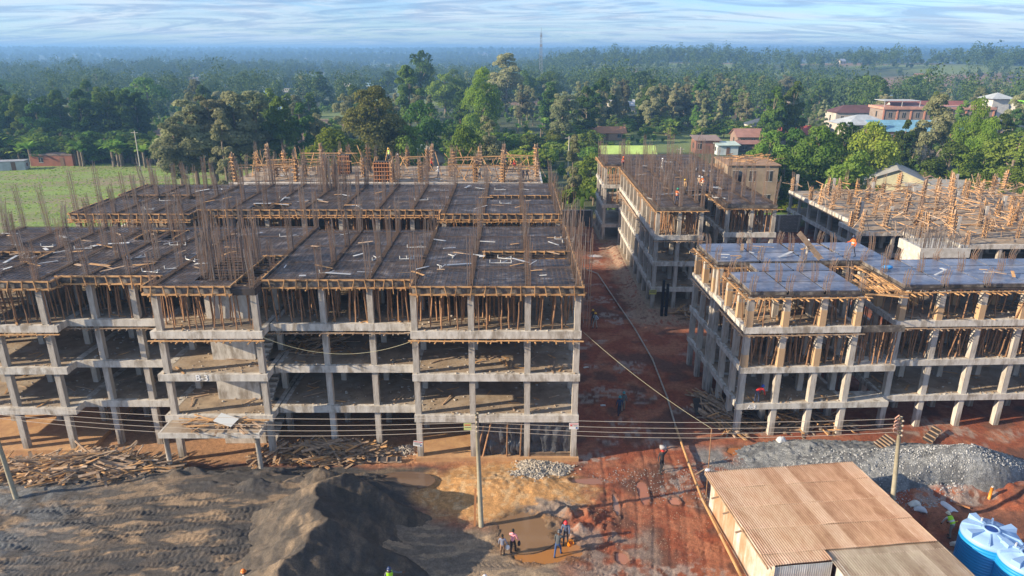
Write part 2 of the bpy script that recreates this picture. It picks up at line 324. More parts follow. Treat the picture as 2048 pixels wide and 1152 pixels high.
def GC(x, y):
    c = np.zeros(x.shape + (3,)) + np.array((.075, .092, .035)); n = fbm(x * .05, y * .05, 4, 101); n2 = fbm(x * .9, y * .9, 5, 102); n3 = fbm(x * 3.2, y * 3.2, 4, 103)
    c = lerp(c, (.045, .075, .02), sstep(.45, .6, n))
    pk = vnoise(np.floor(x / 70 + .3 * np.sin(y / 60)), np.floor(y / 95), 5)
    far = sstep(120, 180, y)
    c = lerp(c, (.25, .15, .09), far * sstep(.78, .80, pk) * .9); c = lerp(c, (.17, .22, .06), far * sstep(.45, .43, pk) * .9)
    # site soil
    site = sstep(-43.5, -42.5, x + .6 * n2) * sstep(118, 110, y + 3 * n2 + np.maximum(0, (x - 20)) * .15) * sstep(95, 80, x)
    red = np.zeros(x.shape + (3,)) + np.array((.25, .068, .030)); red = lerp(red, (.33, .125, .065), sstep(.42, .62, n2)); red = lerp(red, (.14, .058, .036), sstep(.52, .68, fbm(x * .5, y * .5, 4, 104)))
    pale = sstep(.60, .70, fbm(x * .38 + 4, y * .6, 5, 105)) * sstep(.40, .55, n3)
    red = lerp(red, (.36, .30, .26), pale * .7)
    c = lerp(c, red, site) if np.ndim(site) else c
    # paler ochre earth under building B and in front
    och = sstep(40.5, 41.5, y + .4 * n2) * sstep(78, 70, y) * sstep(4.6, 4.0, x)
    c = lerp(c, (.42, .24, .125), och * site * .85)
    # rubble skirt beside building C
    sk = sstep(11.6, 13.4, x + 1.4 * (n2 - .5)) * sstep(64, 67, y) * sstep(112, 108, y) * sstep(32, 30, x)
    c = lerp(c, (.33, .22, .15), sk * sstep(.35, .55, n3 + .1))
    # dark sand of the yard on the left
    ds = sstep(-3.2, -6.5, x + 2.0 * (n2 - .5)) * sstep(40.9, 40.1, y + 1.0 * (n2 - .5))
    st = fbm(x * .8 + y * .4, y * 2.9 - x * .4, 5, 110)
    sand = np.zeros(x.shape + (3,)) + np.array((.09, .077, .067)); sand = lerp(sand, (.30, .21, .13), sstep(.46, .60, st) * (sstep(39.5, 33, y) * .6 + .35)); sand = lerp(sand, (.055, .052, .052), sstep(.46, .60, fbm(x * .4, y * 1.3, 5, 111)) * .85)
    sand = lerp(sand, (.17, .185, .20), sstep(-21, -29, x + 3 * n2) * sstep(.35, .6, n2 + .1) * .8)
    c = lerp(c, sand, ds)
    # tan sand between heap and gravel
    tn = sstep(1.25, .85, np.hypot((x + .7) / 5.2, (y - 37.6) / 3.1) + .5 * (n2 - .5))
    c = lerp(c, (.52, .285, .11), tn * .95); c = lerp(c, (.58, .40, .22), tn * sstep(.5, .62, n3) * .7)
    # dark tyre-marked mix in the front centre
    fm = sstep(35.2, 33.6, y + 1.2 * (n2 - .5)) * sstep(-8, -6.5, x) * sstep(3.8, 2.0, x + 1.5 * (n2 - .5))
    c = lerp(c, (.20, .155, .115), fm); c = lerp(c, (.34, .25, .165), fm * sstep(.5, .62, st))
    # gravelly greys over the red on the right
    gr = sstep(11.5, 13.5, x + 2 * (n2 - .5)) * sstep(34.8, 36.2, y + .8 * (n2 - .5)) * sstep(43.6, 42.2, y) * sstep(33.5, 31.5, x) * (1 - sstep(22, 24, x) * sstep(37.6, 36.8, y))
    c = lerp(c, (.215, .205, .20), gr * sstep(.33, .5, fbm(x * .8, y * 1.2, 4, 120)))
    g2 = np.exp(-(((x - 2.4) / 2.2) ** 2 + ((y - 35.8) / 1.1) ** 2)); c = lerp(c, (.18, .165, .16), sstep(.35, .75, g2 + .8 * (n3 - .5)) * .8)
    g3 = sstep(2.3, 4.0, x) * sstep(9, 7.5, x) * sstep(34.6, 33.2, y); c = lerp(c, (.24, .19, .16), g3 * sstep(.42, .58, n2) * .8)
    for (u, v, ru, rv, cc_, lb, sd) in PUD:
        p, rx, ry = pud_geo(u, v, ru, rv); e = np.hypot((x - p.x) / rx, (y - p.y) / ry) + .9 * (n2 - .5); c = lerp(c, tuple(q_ * .5 for q_ in cc_), sstep(1.7, 1.0, e) * .75)
    # field on the left
    fd = sstep(-41, -44, x + n2) * sstep(96, 99, y) * sstep(172, 168, y)
    rows = sstep(.4, .6, fbm(x * .25, y * 1.3, 3, 130))
    c = lerp(c, (.20, .25, .075), fd); c = lerp(c, (.28, .22, .13), fd * (rows * .6 + .4 * sstep(.5, .62, n2))); c = lerp(c, (.22, .34, .06), fd * sstep(.52, .6, fbm(x * .12, y * .3, 3, 131)) * .7)
    # lawn between C and D
    lw = sstep(44, 46, x + 1.0 * (n2 - .5)) * 0 + sstep(31, 33, x) * sstep(47, 45, x) * sstep(107, 109, y) * sstep(132, 128, y)
    c = lerp(c, (.14, .24, .04), lw)
    return np.clip(c, .01, .9)
def geo(a, b, s0, g):
    out = []; v = a; s = s0
    while v < b: v += s; s *= g; out.append(min(v, b))
    return out
def axis(lo, hi, step, far, g=1.13):
    core = list(np.arange(lo, hi + 1e-6, step)); r = geo(core[-1], far, step * 1.3, g); l = [-q for q in geo(-core[0], far, step * 1.3, g)]
    return np.array(l[::-1] + core + r)
def grid_mesh(name, xs, ys, Z, m, col=None, mask=None):
    nx, ny = len(xs), len(ys); X, Y = np.meshgrid(xs, ys) if np.ndim(xs) == 1 else (xs, ys)
    V = np.stack([X, Y, Z], -1).reshape(-1, 3); i = np.arange(ny - 1)[:, None] * nx + np.arange(nx - 1)[None]
    Q = np.stack([i, i + 1, i + nx + 1, i + nx], -1).reshape(-1, 4)
    if mask is not None:
        k = mask.ravel(); Q = Q[k[Q].any(1)]; used = np.unique(Q); re = np.full(len(V), -1); re[used] = np.arange(len(used)); V = V[used]; Q = re[Q]
        if col is not None: col = col.reshape(-1, 3)[used]
    mb = MB(); mb.add(V, Q); me = mb.mesh(name, m, True)
    if col is not None:
        a = me.color_attributes.new('soil', 'FLOAT_COLOR', 'POINT'); cc = np.ones((len(V), 4), np.float32); cc[:, :3] = col.reshape(-1, 3); a.data.foreach_set('color', cc.ravel())
    return me
def soil_mat(name, base=None, bump=.05, rough=.93):
    m = bpy.data.materials.new(name); m.use_nodes = True; t = m.node_tree; b = t.nodes['Principled BSDF']
    tcn = N(t, 'ShaderNodeTexCoord'); a = N(t, 'ShaderNodeVertexColor', layer_name='soil')
    def noise(s, d=5):
        n = N(t, 'ShaderNodeTexNoise'); n.inputs['Scale'].default_value = s; n.inputs['Detail'].default_value = d; n.inputs['Roughness'].default_value = .7; t.links.new(tcn.outputs['Object'], n.inputs[0]); return n.outputs[0]
    r = ramp(t, noise(3.1, 8), [(.3, .62), (.7, 1.35)]); x = N(t, 'ShaderNodeMix', data_type='RGBA', blend_type='MULTIPLY'); x.inputs[0].default_value = 1
    t.links.new(a.outputs[0], x.inputs[6]); t.links.new(r, x.inputs[7])
    r2 = ramp(t, noise(16, 4), [(.35, .7), (.65, 1.25)]); x2 = N(t, 'ShaderNodeMix', data_type='RGBA', blend_type='MULTIPLY'); x2.inputs[0].default_value = 1
    t.links.new(x.outputs[2], x2.inputs[6]); t.links.new(r2, x2.inputs[7]); t.links.new(x2.outputs[2], b.inputs['Base Color'])
    b.inputs['Roughness'].default_value = rough
    bn = N(t, 'ShaderNodeBump'); bn.inputs['Strength'].default_value = 1; bn.inputs['Distance'].default_value = bump
    ad = N(t, 'ShaderNodeMath', operation='ADD'); t.links.new(noise(5, 6), ad.inputs[0]); t.links.new(noise(19, 3), ad.inputs[1]); t.links.new(ad.outputs[0], bn.inputs['Height']); t.links.new(bn.outputs[0], b.inputs['Normal'])
    return m
M['soil'] = soil_mat('site_soil')
xs = axis(-36, 36, .075, 7000, 1.10)
ys = np.array([-60, -20, 0, 10, 18, 22, 25, 26.5] + list(np.arange(27.5, 41.6, .065)) + list(np.arange(41.7, 100, .32)) + geo(100, 7500, .45, 1.035))
X, Y = np.meshgrid(xs, ys); Zg = H(X, Y)
def Hz(x, y): return float(H(np.array([float(x)]), np.array([float(y)]))[0])
g = put('ground', grid_mesh('ground', xs, ys, Zg, M['soil'], GC(X, Y)), kind='structure', label='red and brown earth of the building site running out to green fields', category='ground')
# heap of dark sand with a sharp crest
hx = np.arange(-20, -1.5, .07); hy = np.arange(26.2, 41, .07); HX, HY = np.meshgrid(hx, hy); hh = sand_heap(HX, HY); g0 = H(HX, HY)
n2 = fbm(HX * 1.2, HY * .7, 4, 140); s = HX - crest_x(HY)
hc = np.zeros(HX.shape + (3,)) + np.array((.066, .052, .041)); hc = lerp(hc, (.12, .09, .065), sstep(.45, .6, n2)); hc = lerp(hc, (.30, .21, .125), sstep(-.05, -.4, s) * sstep(-2.6, -.5, s) * sstep(.42, .56, n2) * .7)  # paler tan left of the crest paints the heap's sunlit side
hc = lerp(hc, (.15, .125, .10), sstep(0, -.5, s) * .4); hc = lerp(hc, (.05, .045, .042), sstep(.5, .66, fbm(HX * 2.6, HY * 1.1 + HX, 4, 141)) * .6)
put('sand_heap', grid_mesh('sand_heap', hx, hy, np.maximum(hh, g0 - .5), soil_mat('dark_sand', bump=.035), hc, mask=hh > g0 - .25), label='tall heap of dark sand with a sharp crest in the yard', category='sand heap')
hx = np.arange(11, 34, .085); hy = np.arange(35, 44.3, .085); HX, HY = np.meshgrid(hx, hy); hh = gravel_heap(HX, HY); g0 = H(HX, HY)
hc = np.zeros(HX.shape + (3,)) + np.array((.31, .325, .34)); hc = lerp(hc, (.19, .20, .215), sstep(.5, .6, fbm(HX * 1.4, HY * 1.4, 4, 150)))
hh = hh + .12 * (vnoise(HX * 6, HY * 6, 7) - .5) + .07 * (vnoise(HX * 11, HY * 11, 8) - .5)
put('gravel_heap', grid_mesh('gravel_heap', hx, hy, np.maximum(hh, g0 - .5), soil_mat('grey_gravel', bump=.16), hc, mask=hh > g0 - .2), label='long low heap of blue grey crushed stone in front of the right building', category='gravel heap', kind='stuff')
def stones(name, label, cx, cy, rx, ry, n, h, c1, c2, smin=.06, smax=.14):
    mb = MB(); r = random.Random(int(cx * 100 + cy)); 
    for i in range(n):
        a = r.uniform(0, 6.283); q = math.sqrt(r.random()) ; q_ = q * (1 + .28 * math.sin(a * 3 + cx) + .16 * math.sin(a * 7) + (r.uniform(0, .5) if r.random() < .08 else 0)); x = cx + rx * q_ * math.cos(a); y = cy + ry * q_ * math.sin(a)
        z = (surf(x, y) if name == 'crushed_stone' else ZL(x, y)) + h * max(0, 1 - q ** 1.3) * r.uniform(.3, 1)
        s_ = r.uniform(smin, smax); E = Euler((r.uniform(0, 3), r.uniform(0, 3), r.uniform(0, 3))).to_matrix()
        mb.ell((x, y, z), (s_, s_ * .75, s_ * .6), 4, 3, mat=r.randrange(2), rot=np.array(E))
    mb.build(name, [solid(name + '_light', c1, .9), solid(name + '_dark', c2, .9)], label=label, category='stones', kind='stuff')
_gi = None
def ZL(x, y):
    i = min(max(int(np.searchsorted(ys, y)) - 1, 0), len(ys) - 2); j = min(max(int(np.searchsorted(xs, x)) - 1, 0), len(xs) - 2); return float(Zg[i, j])
p = at(1078, 940)
stones('rubble_stones', 'pale broken stones heaped in front of the black sheeted bays', p.x, p.y, 1.75, 1.35, 2600, .32, (.50, .45, .38), (.33, .29, .24), .05, .11)
p = at(810, 902); stones('broken_stones', 'small heap of pale stones beside the board pile under the middle bays', p.x, p.y, .9, .45, 500, .45, (.48, .44, .38), (.35, .31, .27), .05, .11)
p = at(1400, 960); stones('scattered_gravel', 'loose grey gravel scattered along the front of the yard', 17, 38.9, 9, 3.0, 2600, .0, (.30, .29, .28), (.20, .19, .19), .03, .07)
stones('strewn_stones', 'pale grit and stones strewn over the near end of the red road', 5.2, 33.2, 6.5, 3.6, 1500, .0, (.36, .25, .18), (.22, .13, .09), .02, .045)
# puddles
for (u, v, ru, rv, c, lb, sd) in PUD:
    p, rx, ry = pud_geo(u, v, ru, rv); n = 32; V = [(0, 0, 0)] + [(rx * 1.45 * math.cos(a), ry * 1.45 * math.sin(a), 0) for a in np.arange(n) * 2 * math.pi / n]; mb = MB(); mb.add(V, [(0, 1 + i, 1 + (i + 1) % n, 1 + (i + 2) % n) for i in range(0, n, 2)])
    mb.build('puddle', solid('muddy_water_%d' % sd, tuple(min(.9, q_ * 1.15) for q_ in c), .08), loc=(p.x, p.y, LV[sd]), label=lb, category='puddle', kind='structure')
def surf(x, y):
    a_, b_ = np.array([float(x)]), np.array([float(y)]); z = ZL(x, y)
    if -20 < x < -1.5 and 26.2 < y < 41: z = max(z, float(sand_heap(a_, b_)[0]))
    if 11 < x < 34 and 35 < y < 44.3: z = max(z, float(gravel_heap(a_, b_)[0]))
    return z
def drop(u, v):
    z = 0.0
    for k in range(6): p = at(u, v, z); z = surf(p.x, p.y)
    return Vector((p.x, p.y, z))
p_ = drop(1800, 925); stones('crushed_stone', 'coarse crushed stones lying over the grey gravel heap', p_.x + 1, p_.y, 8.5, 2.2, 2600, .0, (.40, .41, .42), (.20, .21, .22), .04, .09)
# ------------------------------------------------------------------ frame buildings under construction
def prop_mesh(seed, L=1.0):
    r = random.Random(seed); mb = MB(); n = 5; dx = dy = 0; pts = []
    for i in range(n): pts.append((dx, dy, L * i / (n - 1))); dx += r.uniform(-.035, .035); dy += r.uniform(-.035, .035)
    mb.tube(pts, [.048, .046, .043, .04, .036], 6); return mb
PROP = [prop_mesh(i).mesh('prop', M['pole']) for i in range(6)]
def cage_mb(seed, h, nb=10, w=.15, st=1.6, flare=.25):
    r = random.Random(seed); mb = MB(); sx = r.uniform(-.12, .12); sy = r.uniform(-.12, .12)
    for i in range(nb):
        t = i / nb * 4; k = int(t); f = t - k; c = [(-1, -1), (1, -1), (1, 1), (-1, 1), (-1, -1)]
        x = (c[k][0] * (1 - f) + c[k + 1][0] * f) * w; y = (c[k][1] * (1 - f) + c[k + 1][1] * f) * w; hh = h * r.uniform(.72, 1.0)
        q = flare * r.uniform(0, 1)
        mb.bar((x, y, -.1), (x * 1.05, y * 1.05, hh * .45), .024, .024, r.randrange(2)); mb.bar((x * 1.05, y * 1.05, hh * .45), (x * (1 + q) + sx, y * (1 + q) + sy, hh), .022, .022, r.randrange(2))
    z = .1
    while z < st:
        for a, b in (((-w, -w), (w, -w)), ((w, -w), (w, w)), ((w, w), (-w, w)), ((-w, w), (-w, -w))): mb.bar((*a, z), (*b, z), .014, .014)
        z += .16
    return mb
CAGE = [cage_mb(i, h, nb, st=s).mesh('rebar_cage', [M['rebar'], M['steel']]) for i, (h, nb, s) in enumerate([(3.0, 10, 1.3), (3.4, 12, 1.9), (2.7, 10, .9), (3.7, 8, 1.0), (3.2, 12, 2.4), (2.4, 8, .7)])]
CAGES = [cage_mb(i + 20, h, nb, st=s).mesh('rebar_cage', [M['rebar'], M['steel']]) for i, (h, nb, s) in enumerate([(1.3, 8, .5), (1.6, 8, .6), (1.1, 8, .4)])]
def edge_form(root, p0, p1, z, out, seed, h=.55, name='edge_formwork', messy=.10):
    """side shutter of a deck: dark board, two timber rails and slanting cleats on its outer face"""
    r = random.Random(seed); p0 = np.array(p0, float); p1 = np.array(p1, float); L = np.linalg.norm(p1 - p0); d = (p1 - p0) / L; o = np.array(out, float)
    mb = MB()
    def P(s, off, zz): q = p0 + d * s + o * off; return (q[0], q[1], zz)
    zt, zb = z + .14, z + .14 - h
    mb.bar(P(0, .03, (zt + zb) / 2), P(L, .03, (zt + zb) / 2), .04, h, 0)
    mb.bar(P(-.05, .09, zt - .03), P(L + .05, .09, zt - .03 + r.uniform(-.02, .02)), .07, .10, 1)
    mb.bar(P(-.1, .12, zb + .02), P(L + .1, .12, zb + .02), .13, .09, 1)
    s = r.uniform(.1, .5)
    while s < L:
        a = r.uniform(-messy, messy); k = r.uniform(.02, .14) if r.random() < .7 else r.uniform(.2, .45)
        mb.bar(P(s - a, .16, zt + .05), P(s + a, .17 + r.uniform(0, .08), zb - k), .05, .09, 1, up=(o[0], o[1], 0)); s += r.uniform(.55, .95)
    s = .4
    while s < L:
        mb.bar(P(s, -.2, zb - .04), P(s + r.uniform(-.1, .1), r.uniform(.25, .5), zb - .04), .07, .07, 1); s += r.uniform(.8, 1.6)
    return mb.build(name, [M['ply_side'], M['plank']], root)
def ledge(root, p0, p1, z, out, seed, mat_='plank', reach=.45, dark=False):
    """timber ledger left under a poured beam with cleats that stick out of it"""
    r = random.Random(seed); p0 = np.array(p0, float); p1 = np.array(p1, float); L = np.linalg.norm(p1 - p0); d = (p1 - p0) / L; o = np.array(out, float); mb = MB()
    def P(s, off, zz): q = p0 + d * s + o * off; return (q[0], q[1], zz)
    s = -.3
    while s < L:
        e = min(L + .3, s + r.uniform(2.2, 3.8)); mb.bar(P(s, r.uniform(.10, .18), z), P(e, r.uniform(.10, .18), z + r.uniform(-.03, .03)), .13, .045); s = e - .1
    s = 0
    while s < L:
        a = r.uniform(-.14, .14); mb.bar(P(s, -.25, z - .07), P(s + a, r.uniform(.2, reach), z - .07 + r.uniform(-.03, .05)), .075, .06); s += r.uniform(.38, .62)
    return mb.build('ledger', [M[mat_]], root)
def mesh_layer(mb, x0, x1, y0, y1, z, r, step=.24):
    y = y0 + .1
    while y < y1:
        mb.bar((x0, y, z), (x1, y + r.uniform(-.05, .05), z + r.uniform(0, .02)), .028, .02); y += step * r.uniform(.85, 1.15)
    x = x0 + .1
    while x < x1:
        mb.bar((x, y0, z + .022), (x + r.uniform(-.06, .06), y1, z + .022), .028, .02); x += step * 1.15 * r.uniform(.85, 1.15)
def frame(root, secs, levels, gz, cw=.19, beam=.46, cat_cols=True, brown=(), slabs=None, seed=0):
    """columns, slabs and beams of the cast frame. secs: x0,x1,y0,y1,xs,ys ; levels: slab tops, the last one is the deck still in formwork"""
    top = levels[-1] - .5; cm = MB(); cm.box(-cw, cw, -cw, cw, 0, top - gz)
    colme = cm.mesh('column', [M['conc']]); n = 0
    for k, s in enumerate(secs):
        x0, x1, y0, y1, xs_, ys_ = s
        for x in xs_:
            for y in ys_: put('column', colme, root, (x, y, gz - .3 if False else gz)); n += 1
    for li, L in enumerate(levels[:-1]):
        for k, s in enumerate(secs):
            x0, x1, y0, y1, xs_, ys_ = s; e = .002 * k
            sl_ = MB(); sl_.box(x0, x1, y0, y1, L - .15, L); so_ = sl_.build('floor_slab', [M['floor']], root)
            fb = MB(); w = .15 + e; fb.box(x0 - w, x1 + w, y0 - w, y0 + w, L - beam - e, L + .012 + e); fb.build('front_beam', [M['conc_pale']], so_)
            ib = MB()
            for y in (ys_[1:] or [y1]):
                yy = min(y, y1); ib.box(x0 - w + .004, x1 + w - .004, yy - w, yy + w, L - beam + .01 + e, L - .03)
            for i, x in enumerate(sorted(set([x0] + list(xs_) + [x1]))):
                if any(abs(x - q) < .6 and q != x for q in (x0, x1)): continue
                edge = x in (x0, x1); ib.box(x - w + .01, x + w - .01, y0 - w + .012, y1 + w - .012, L - beam + .03 + e, (L + .006 + e) if edge else L - .02)
            ib.build('beam', [M['conc_pale']], so_)
    return n
def props(root, secs, zb, zt, seed, n_ind=80, depth=7.0, step=.85, side=None, lean=.12, rows_front=3):
    r = random.Random(seed); L = zt - zb; cand = []
    for (x0, x1, y0, y1, xs_, ys_) in secs:
        y = y0 + .22; row = 0
        while y < min(y1, y0 + depth):
            x = x0 + .25
            while x < x1:
                if all(abs(x - q) > .26 for q in xs_) or row > 0:
                    cand.append((row, x + r.uniform(-.13, .13), y + r.uniform(-.12, .15)))
                x += step * r.uniform(.55, 1.15) * (1 if row < 2 else 1.25)
            y += step * (.9 if row < 3 else 1.25); row += 1
    cand.sort(key=lambda c: (c[0], r.random())); rest = MB()
    for i, (row, x, y) in enumerate(cand):
        tx, ty = r.gauss(0, lean), r.gauss(0, lean * .7)
        if i < n_ind: put('prop', PROP[i % 6], root, (x, y, zb), (math.atan2(-ty, L), math.atan2(tx, L), r.uniform(0, 6)), (1, 1, math.sqrt(L * L + tx * tx + ty * ty)))
        else: rest.tube([(x, y, zb), (x + tx, y + ty, zt)], [.05, .042], 4)
    if rest.n: rest.build('prop', [M['pole']], root, kind='stuff')
def litter(root, secs, z, seed, n=120, boards=20, name='debris', mats=None, zs=None):
    r = random.Random(seed); mb = MB()
    A = [(s[1] - s[0]) * (s[3] - s[2]) for s in secs]
    for i in range(n):
        s = r.choices(secs, A)[0]; x = r.uniform(s[0], s[1]); y = s[2] + (s[3] - s[2]) * r.random() ** 1.5; q = r.uniform(.03, .12)
        mb.ell((x, y, z + q * .4), (q, q * .8, q * .5), 4, 3, mat=r.randrange(2))
    for i in range(boards):
        s = r.choices(secs, A)[0]; x = r.uniform(s[0] + .6, s[1] - .6); y = s[2] + .4 + (s[3] - s[2] - .8) * r.random() ** 1.3; a = r.uniform(0, 3.14); L = r.uniform(.3, 1.5)
        mb.bar((x - L / 2 * math.cos(a), y - L / 2 * math.sin(a), z + .04), (x + L / 2 * math.cos(a), y + L / 2 * math.sin(a), z + .06 + r.uniform(0, .08)), .10, .03, 2 + r.randrange(2))
    mb.build(name, [M['conc'], M['conc_new'], M['plank_old'], M['plank']], root, kind='stuff')
def deck(root, rects, z, secs, seed, cages=CAGE, skip=0.0, mesh_step=.30, drop=.06, lines=True, maxc=96):
    r = random.Random(seed); d = MB(); under = MB(); mm = MB(); n = 0
    for i, (x0, x1, y0, y1) in enumerate(rects):
        d.box(x0, x1, y0, y1, z - .06 - .0015 * i, z - .0015 * i); mesh_layer(mm, x0 + .05, x1 - .05, y0 + .05, y1 - .05, z + .045, r, mesh_step)
    d.build('deck_formwork', [M['deckply']], root)
    for (x0, x1, y0, y1, xs_, ys_) in secs:
        for x in xs_:
            under.box(x - .2, x + .2, y0 + .03, y1 - .03, z - .5, z - .065)
            if lines:
                for q in (-.12, 0, .12): mm.bar((x + q, y0, z + .10), (x + q, y1, z + .10), .03, .03)
                y = y0
                while y < y1: mm.bar((x - .15, y, z + .09), (x + .15, y, z + .09), .016, .12); y += .25
        for y in ys_:
            under.box(x0 + .03, x1 - .03, y - .2, y + .2, z - .49, z - .07)
            if lines:
                for q in (-.12, .12): mm.bar((x0, y + q, z + .10), (x1, y + q, z + .10), .03, .03)
        y = y0 + .5
        while y < y1: under.box(x0 + .05, x1 - .05, y - .04, y + .04, z - .17, z - .07); y += .6
    under.build('beam_formwork', [M['ply']], root)
    mm.build('steel_mesh', [M['mesh']], root)
    k = 0
    for s in secs:
        for x in s[4]:
            for y in s[5]:
                if k >= maxc or r.random() < skip: continue
                put('rebar_cage', cages[r.randrange(len(cages))], root, (x + r.uniform(-.04, .04), y, z), (r.gauss(0, .015), r.gauss(0, .015), r.choice((0, 1.5708, 3.1416))), (1, 1, r.uniform(.85, 1.15))); k += 1
def bits(root_z, spots, seed):
    pass
def text_part(txt, loc, size, rot, parent, m):
    c = bpy.data.curves.new('lettering', 'FONT'); c.body = txt; c.size = size; c.extrude = .008; c.align_x = 'CENTER'; c.align_y = 'CENTER'; c.resolution_u = 3
    o = bpy.data.objects.new('tmp', c); COL.objects.link(o); bpy.context.view_layer.update()
    me = bpy.data.meshes.new_from_object(o); bpy.data.objects.remove(o); me.materials.clear(); me.materials.append(m)
    return put('lettering', me, parent, loc, rot)
LB = [3.5, 6.5, 9.5, 12.4]
YR = lambda y0, y1: [y0 + .19, y0 + 4.0, y0 + 8.2, y0 + 12.2, y1 - .19]
# ---- building B, front left
bB = thing('unfinished_building', 'largest unfinished concrete frame in the left foreground, its steel covered deck bristling with rebar', 'building')
S1 = (-41.0, -29.6, 42.2, 56.7, [-40.4, -37.0, -33.6, -30.3], YR(42.2, 56.7)); S2 = (-29.4, -23.0, 43.3, 56.7, [-27.7, -24.9], YR(43.3, 56.7))
S3 = (-22.8, -16.0, 41.2, 56.7, [-22.4, -16.2], YR(41.2, 56.7)); S4 = (-15.6, -6.5, 42.5, 55.6, [-12.3, -9.2], YR(42.5, 55.6))
S5 = (-6.3, 4.25, 41.2, 56.7, [-6.2, -2.6, 1.0, 4.15], YR(41.2, 56.7)); SB = [S1, S2, S3, S4, S5]
frame(bB, SB, LB, 0.0)
for b_ in ((-6.5, 4.5, 41.05, 56.8, -.4, .32), (-41.2, -29.2, 42.0, 56.8, -.4, .30)): pl = MB(); pl.box(*b_); pl.build('plinth', [M['ochre']], bB)
deck(bB, [(-6.1, 4.25, 41.2, 47.5), (-6.1, -2.1, 47.5, 49.1), (-6.1, 4.25, 49.1, 56.7), (-15.9, -6.14, 42.5, 55.6), (-22.8, -20.4, 41.2, 48), (-20.4, -17.6, 41.2, 42.6), (-22.8, -15.94, 48.0, 56.7),
     (-29.4, -22.84, 43.3, 52.7), (-26.2, -22.84, 52.7, 55.3), (-29.4, -22.84, 55.3, 56.7), (-41, -29.44, 42.2, 47.2), (-33.2, -29.44, 47.2, 49), (-41, -29.44, 49, 56.7)], LB[3], SB, 3)
for i, (a, b, o) in enumerate([((-6.2, 41.15), (4.45, 41.15), (0, -1)), ((4.3, 41.2), (4.3, 56.7), (1, 0)), ((4.2, 49.1), (-2.1, 49.1), (0, -1)), ((-2.1, 49.1), (-2.1, 47.5), (1, 0)), ((-15.9, 42.45), (-6.3, 42.45), (0, -1)), ((-6.22, 42.5), (-6.22, 41.2), (-1, 0)),
        ((-22.9, 41.15), (-17.5, 41.15), (0, -1)), ((-16.0, 48.0), (-17.7, 48.0), (0, -1)), ((-15.95, 42.5), (-15.95, 48), (-1, 0)), ((-17.6, 48), (-17.6, 41.2), (1, 0)), ((-29.6, 43.25), (-22.7, 43.25), (0, -1)), ((-22.9, 43.2), (-22.9, 41.2), (-1, 0)),
        ((-41.1, 42.15), (-29.3, 42.15), (0, -1)), ((-29.35, 42.15), (-29.35, 43.3), (1, 0)), ((-29.8, 55.3), (-26.2, 55.3), (0, -1)), ((-29.4, 52.7), (-29.4, 55.3), (1, 0)), ((-26.2, 55.3), (-26.2, 52.7), (-1, 0)), ((-41.0, 49.0), (-33.2, 49.0), (0, -1)), ((-33.2, 49), (-33.2, 47.2), (-1, 0)), ((-6.1, 55.6), (-6.1, 56.7), (-1, 0))]):
    edge_form(bB, a, b, LB[3], o, 100 + i)
props(bB, SB, LB[2], LB[3] - .5, 11, 98, depth=8)
for i, s in enumerate(SB):
    y = s[2] - .15; ledge(bB, (s[0] + (0 if i else 0), y), (s[1], y), LB[2] - .56, (0, -1), 200 + i, 'plank' if i % 2 == 0 else 'plank_old')
for i, L in enumerate(LB[:3]): litter(bB, SB, L, 30 + i, 900, 130)
# core walls and the stair flights beside them
cw_ = MB(); cw_.box(-20.3, -17.4, 43.4, 43.62, 0, LB[3] - .5); cw_.box(-20.3, -20.08, 43.62, 46.8, 0.01, LB[3] - .51); cw_.box(-17.62, -17.4, 43.62, 46.8, .01, LB[3] - .51); cw_.build('core_wall', [M['conc_pale']], bB)
for L0, L1 in ((.3, 3.5), (3.5, 6.5), (6.5, 9.5)):
    st = MB(); zm = (L0 + L1) / 2; st.box(-17.2, -15.8, 46.6, 47.8, zm - .15, zm)
    for k in range(8):
        f0 = k / 8; st.box(-17.2, -16.55, 43.2 + f0 * 3.4, 43.2 + (f0 + .125) * 3.4, L0 + (zm - L0) * (f0 + .02), L0 + (zm - L0) * (f0 + .125)); st.box(-16.45, -15.8, 46.6 - (f0 + .125) * 3.4, 46.6 - f0 * 3.4, zm + (L1 - zm) * (f0 + .02), zm + (L1 - zm) * (f0 + .125))
    st.bar((-16.9, 43.2, L0), (-16.9, 46.6, zm - .12), .62, .14); st.bar((-16.1, 46.6, zm), (-16.1, 43.2, L1 - .1), .62, .14); st.build('stair_flight', [M['conc']], bB)
core = MB(); r = random.Random(5)
for k in range(150):
    side = r.randrange(4); t = r.random(); x = [-20.3 + 2.9 * t, -20.3 + 2.9 * t, -20.3, -17.5][side]; y = [43.4, 46.8, 43.4 + 3.4 * t, 43.4 + 3.4 * t][side]
    h = r.uniform(2.4, 3.9); core.bar((x, y, LB[3] - .3), (x + r.gauss(0, .06), y + r.gauss(0, .06), LB[3] + h), .022, .022, r.randrange(2))
for k in range(9):
    z = LB[3] + .15 + k * .18
    for q in ((( -20.3, 43.4), (-17.5, 43.4)), ((-17.5, 43.4), (-17.5, 46.8)), ((-17.5, 46.8), (-20.3, 46.8)), ((-20.3, 46.8), (-20.3, 43.4))): core.bar((*q[0], z), (*q[1], z), .018, .018)
core.build('core_rebar', [M['rebar'], M['steel']], bB)
# free standing bars along the right hand side
fr = MB()
for k in range(34):
    x = 4.75 + r.uniform(-.1, .25); y = 41.5 + k * .46; fr.bar((x, y, 9.4), (x + r.gauss(.05, .08), y, 15.6 + r.uniform(-.8, .6)), .024, .024, r.randrange(2))
fr.build('starter_bars', [M['rebar'], M['steel']], bB)
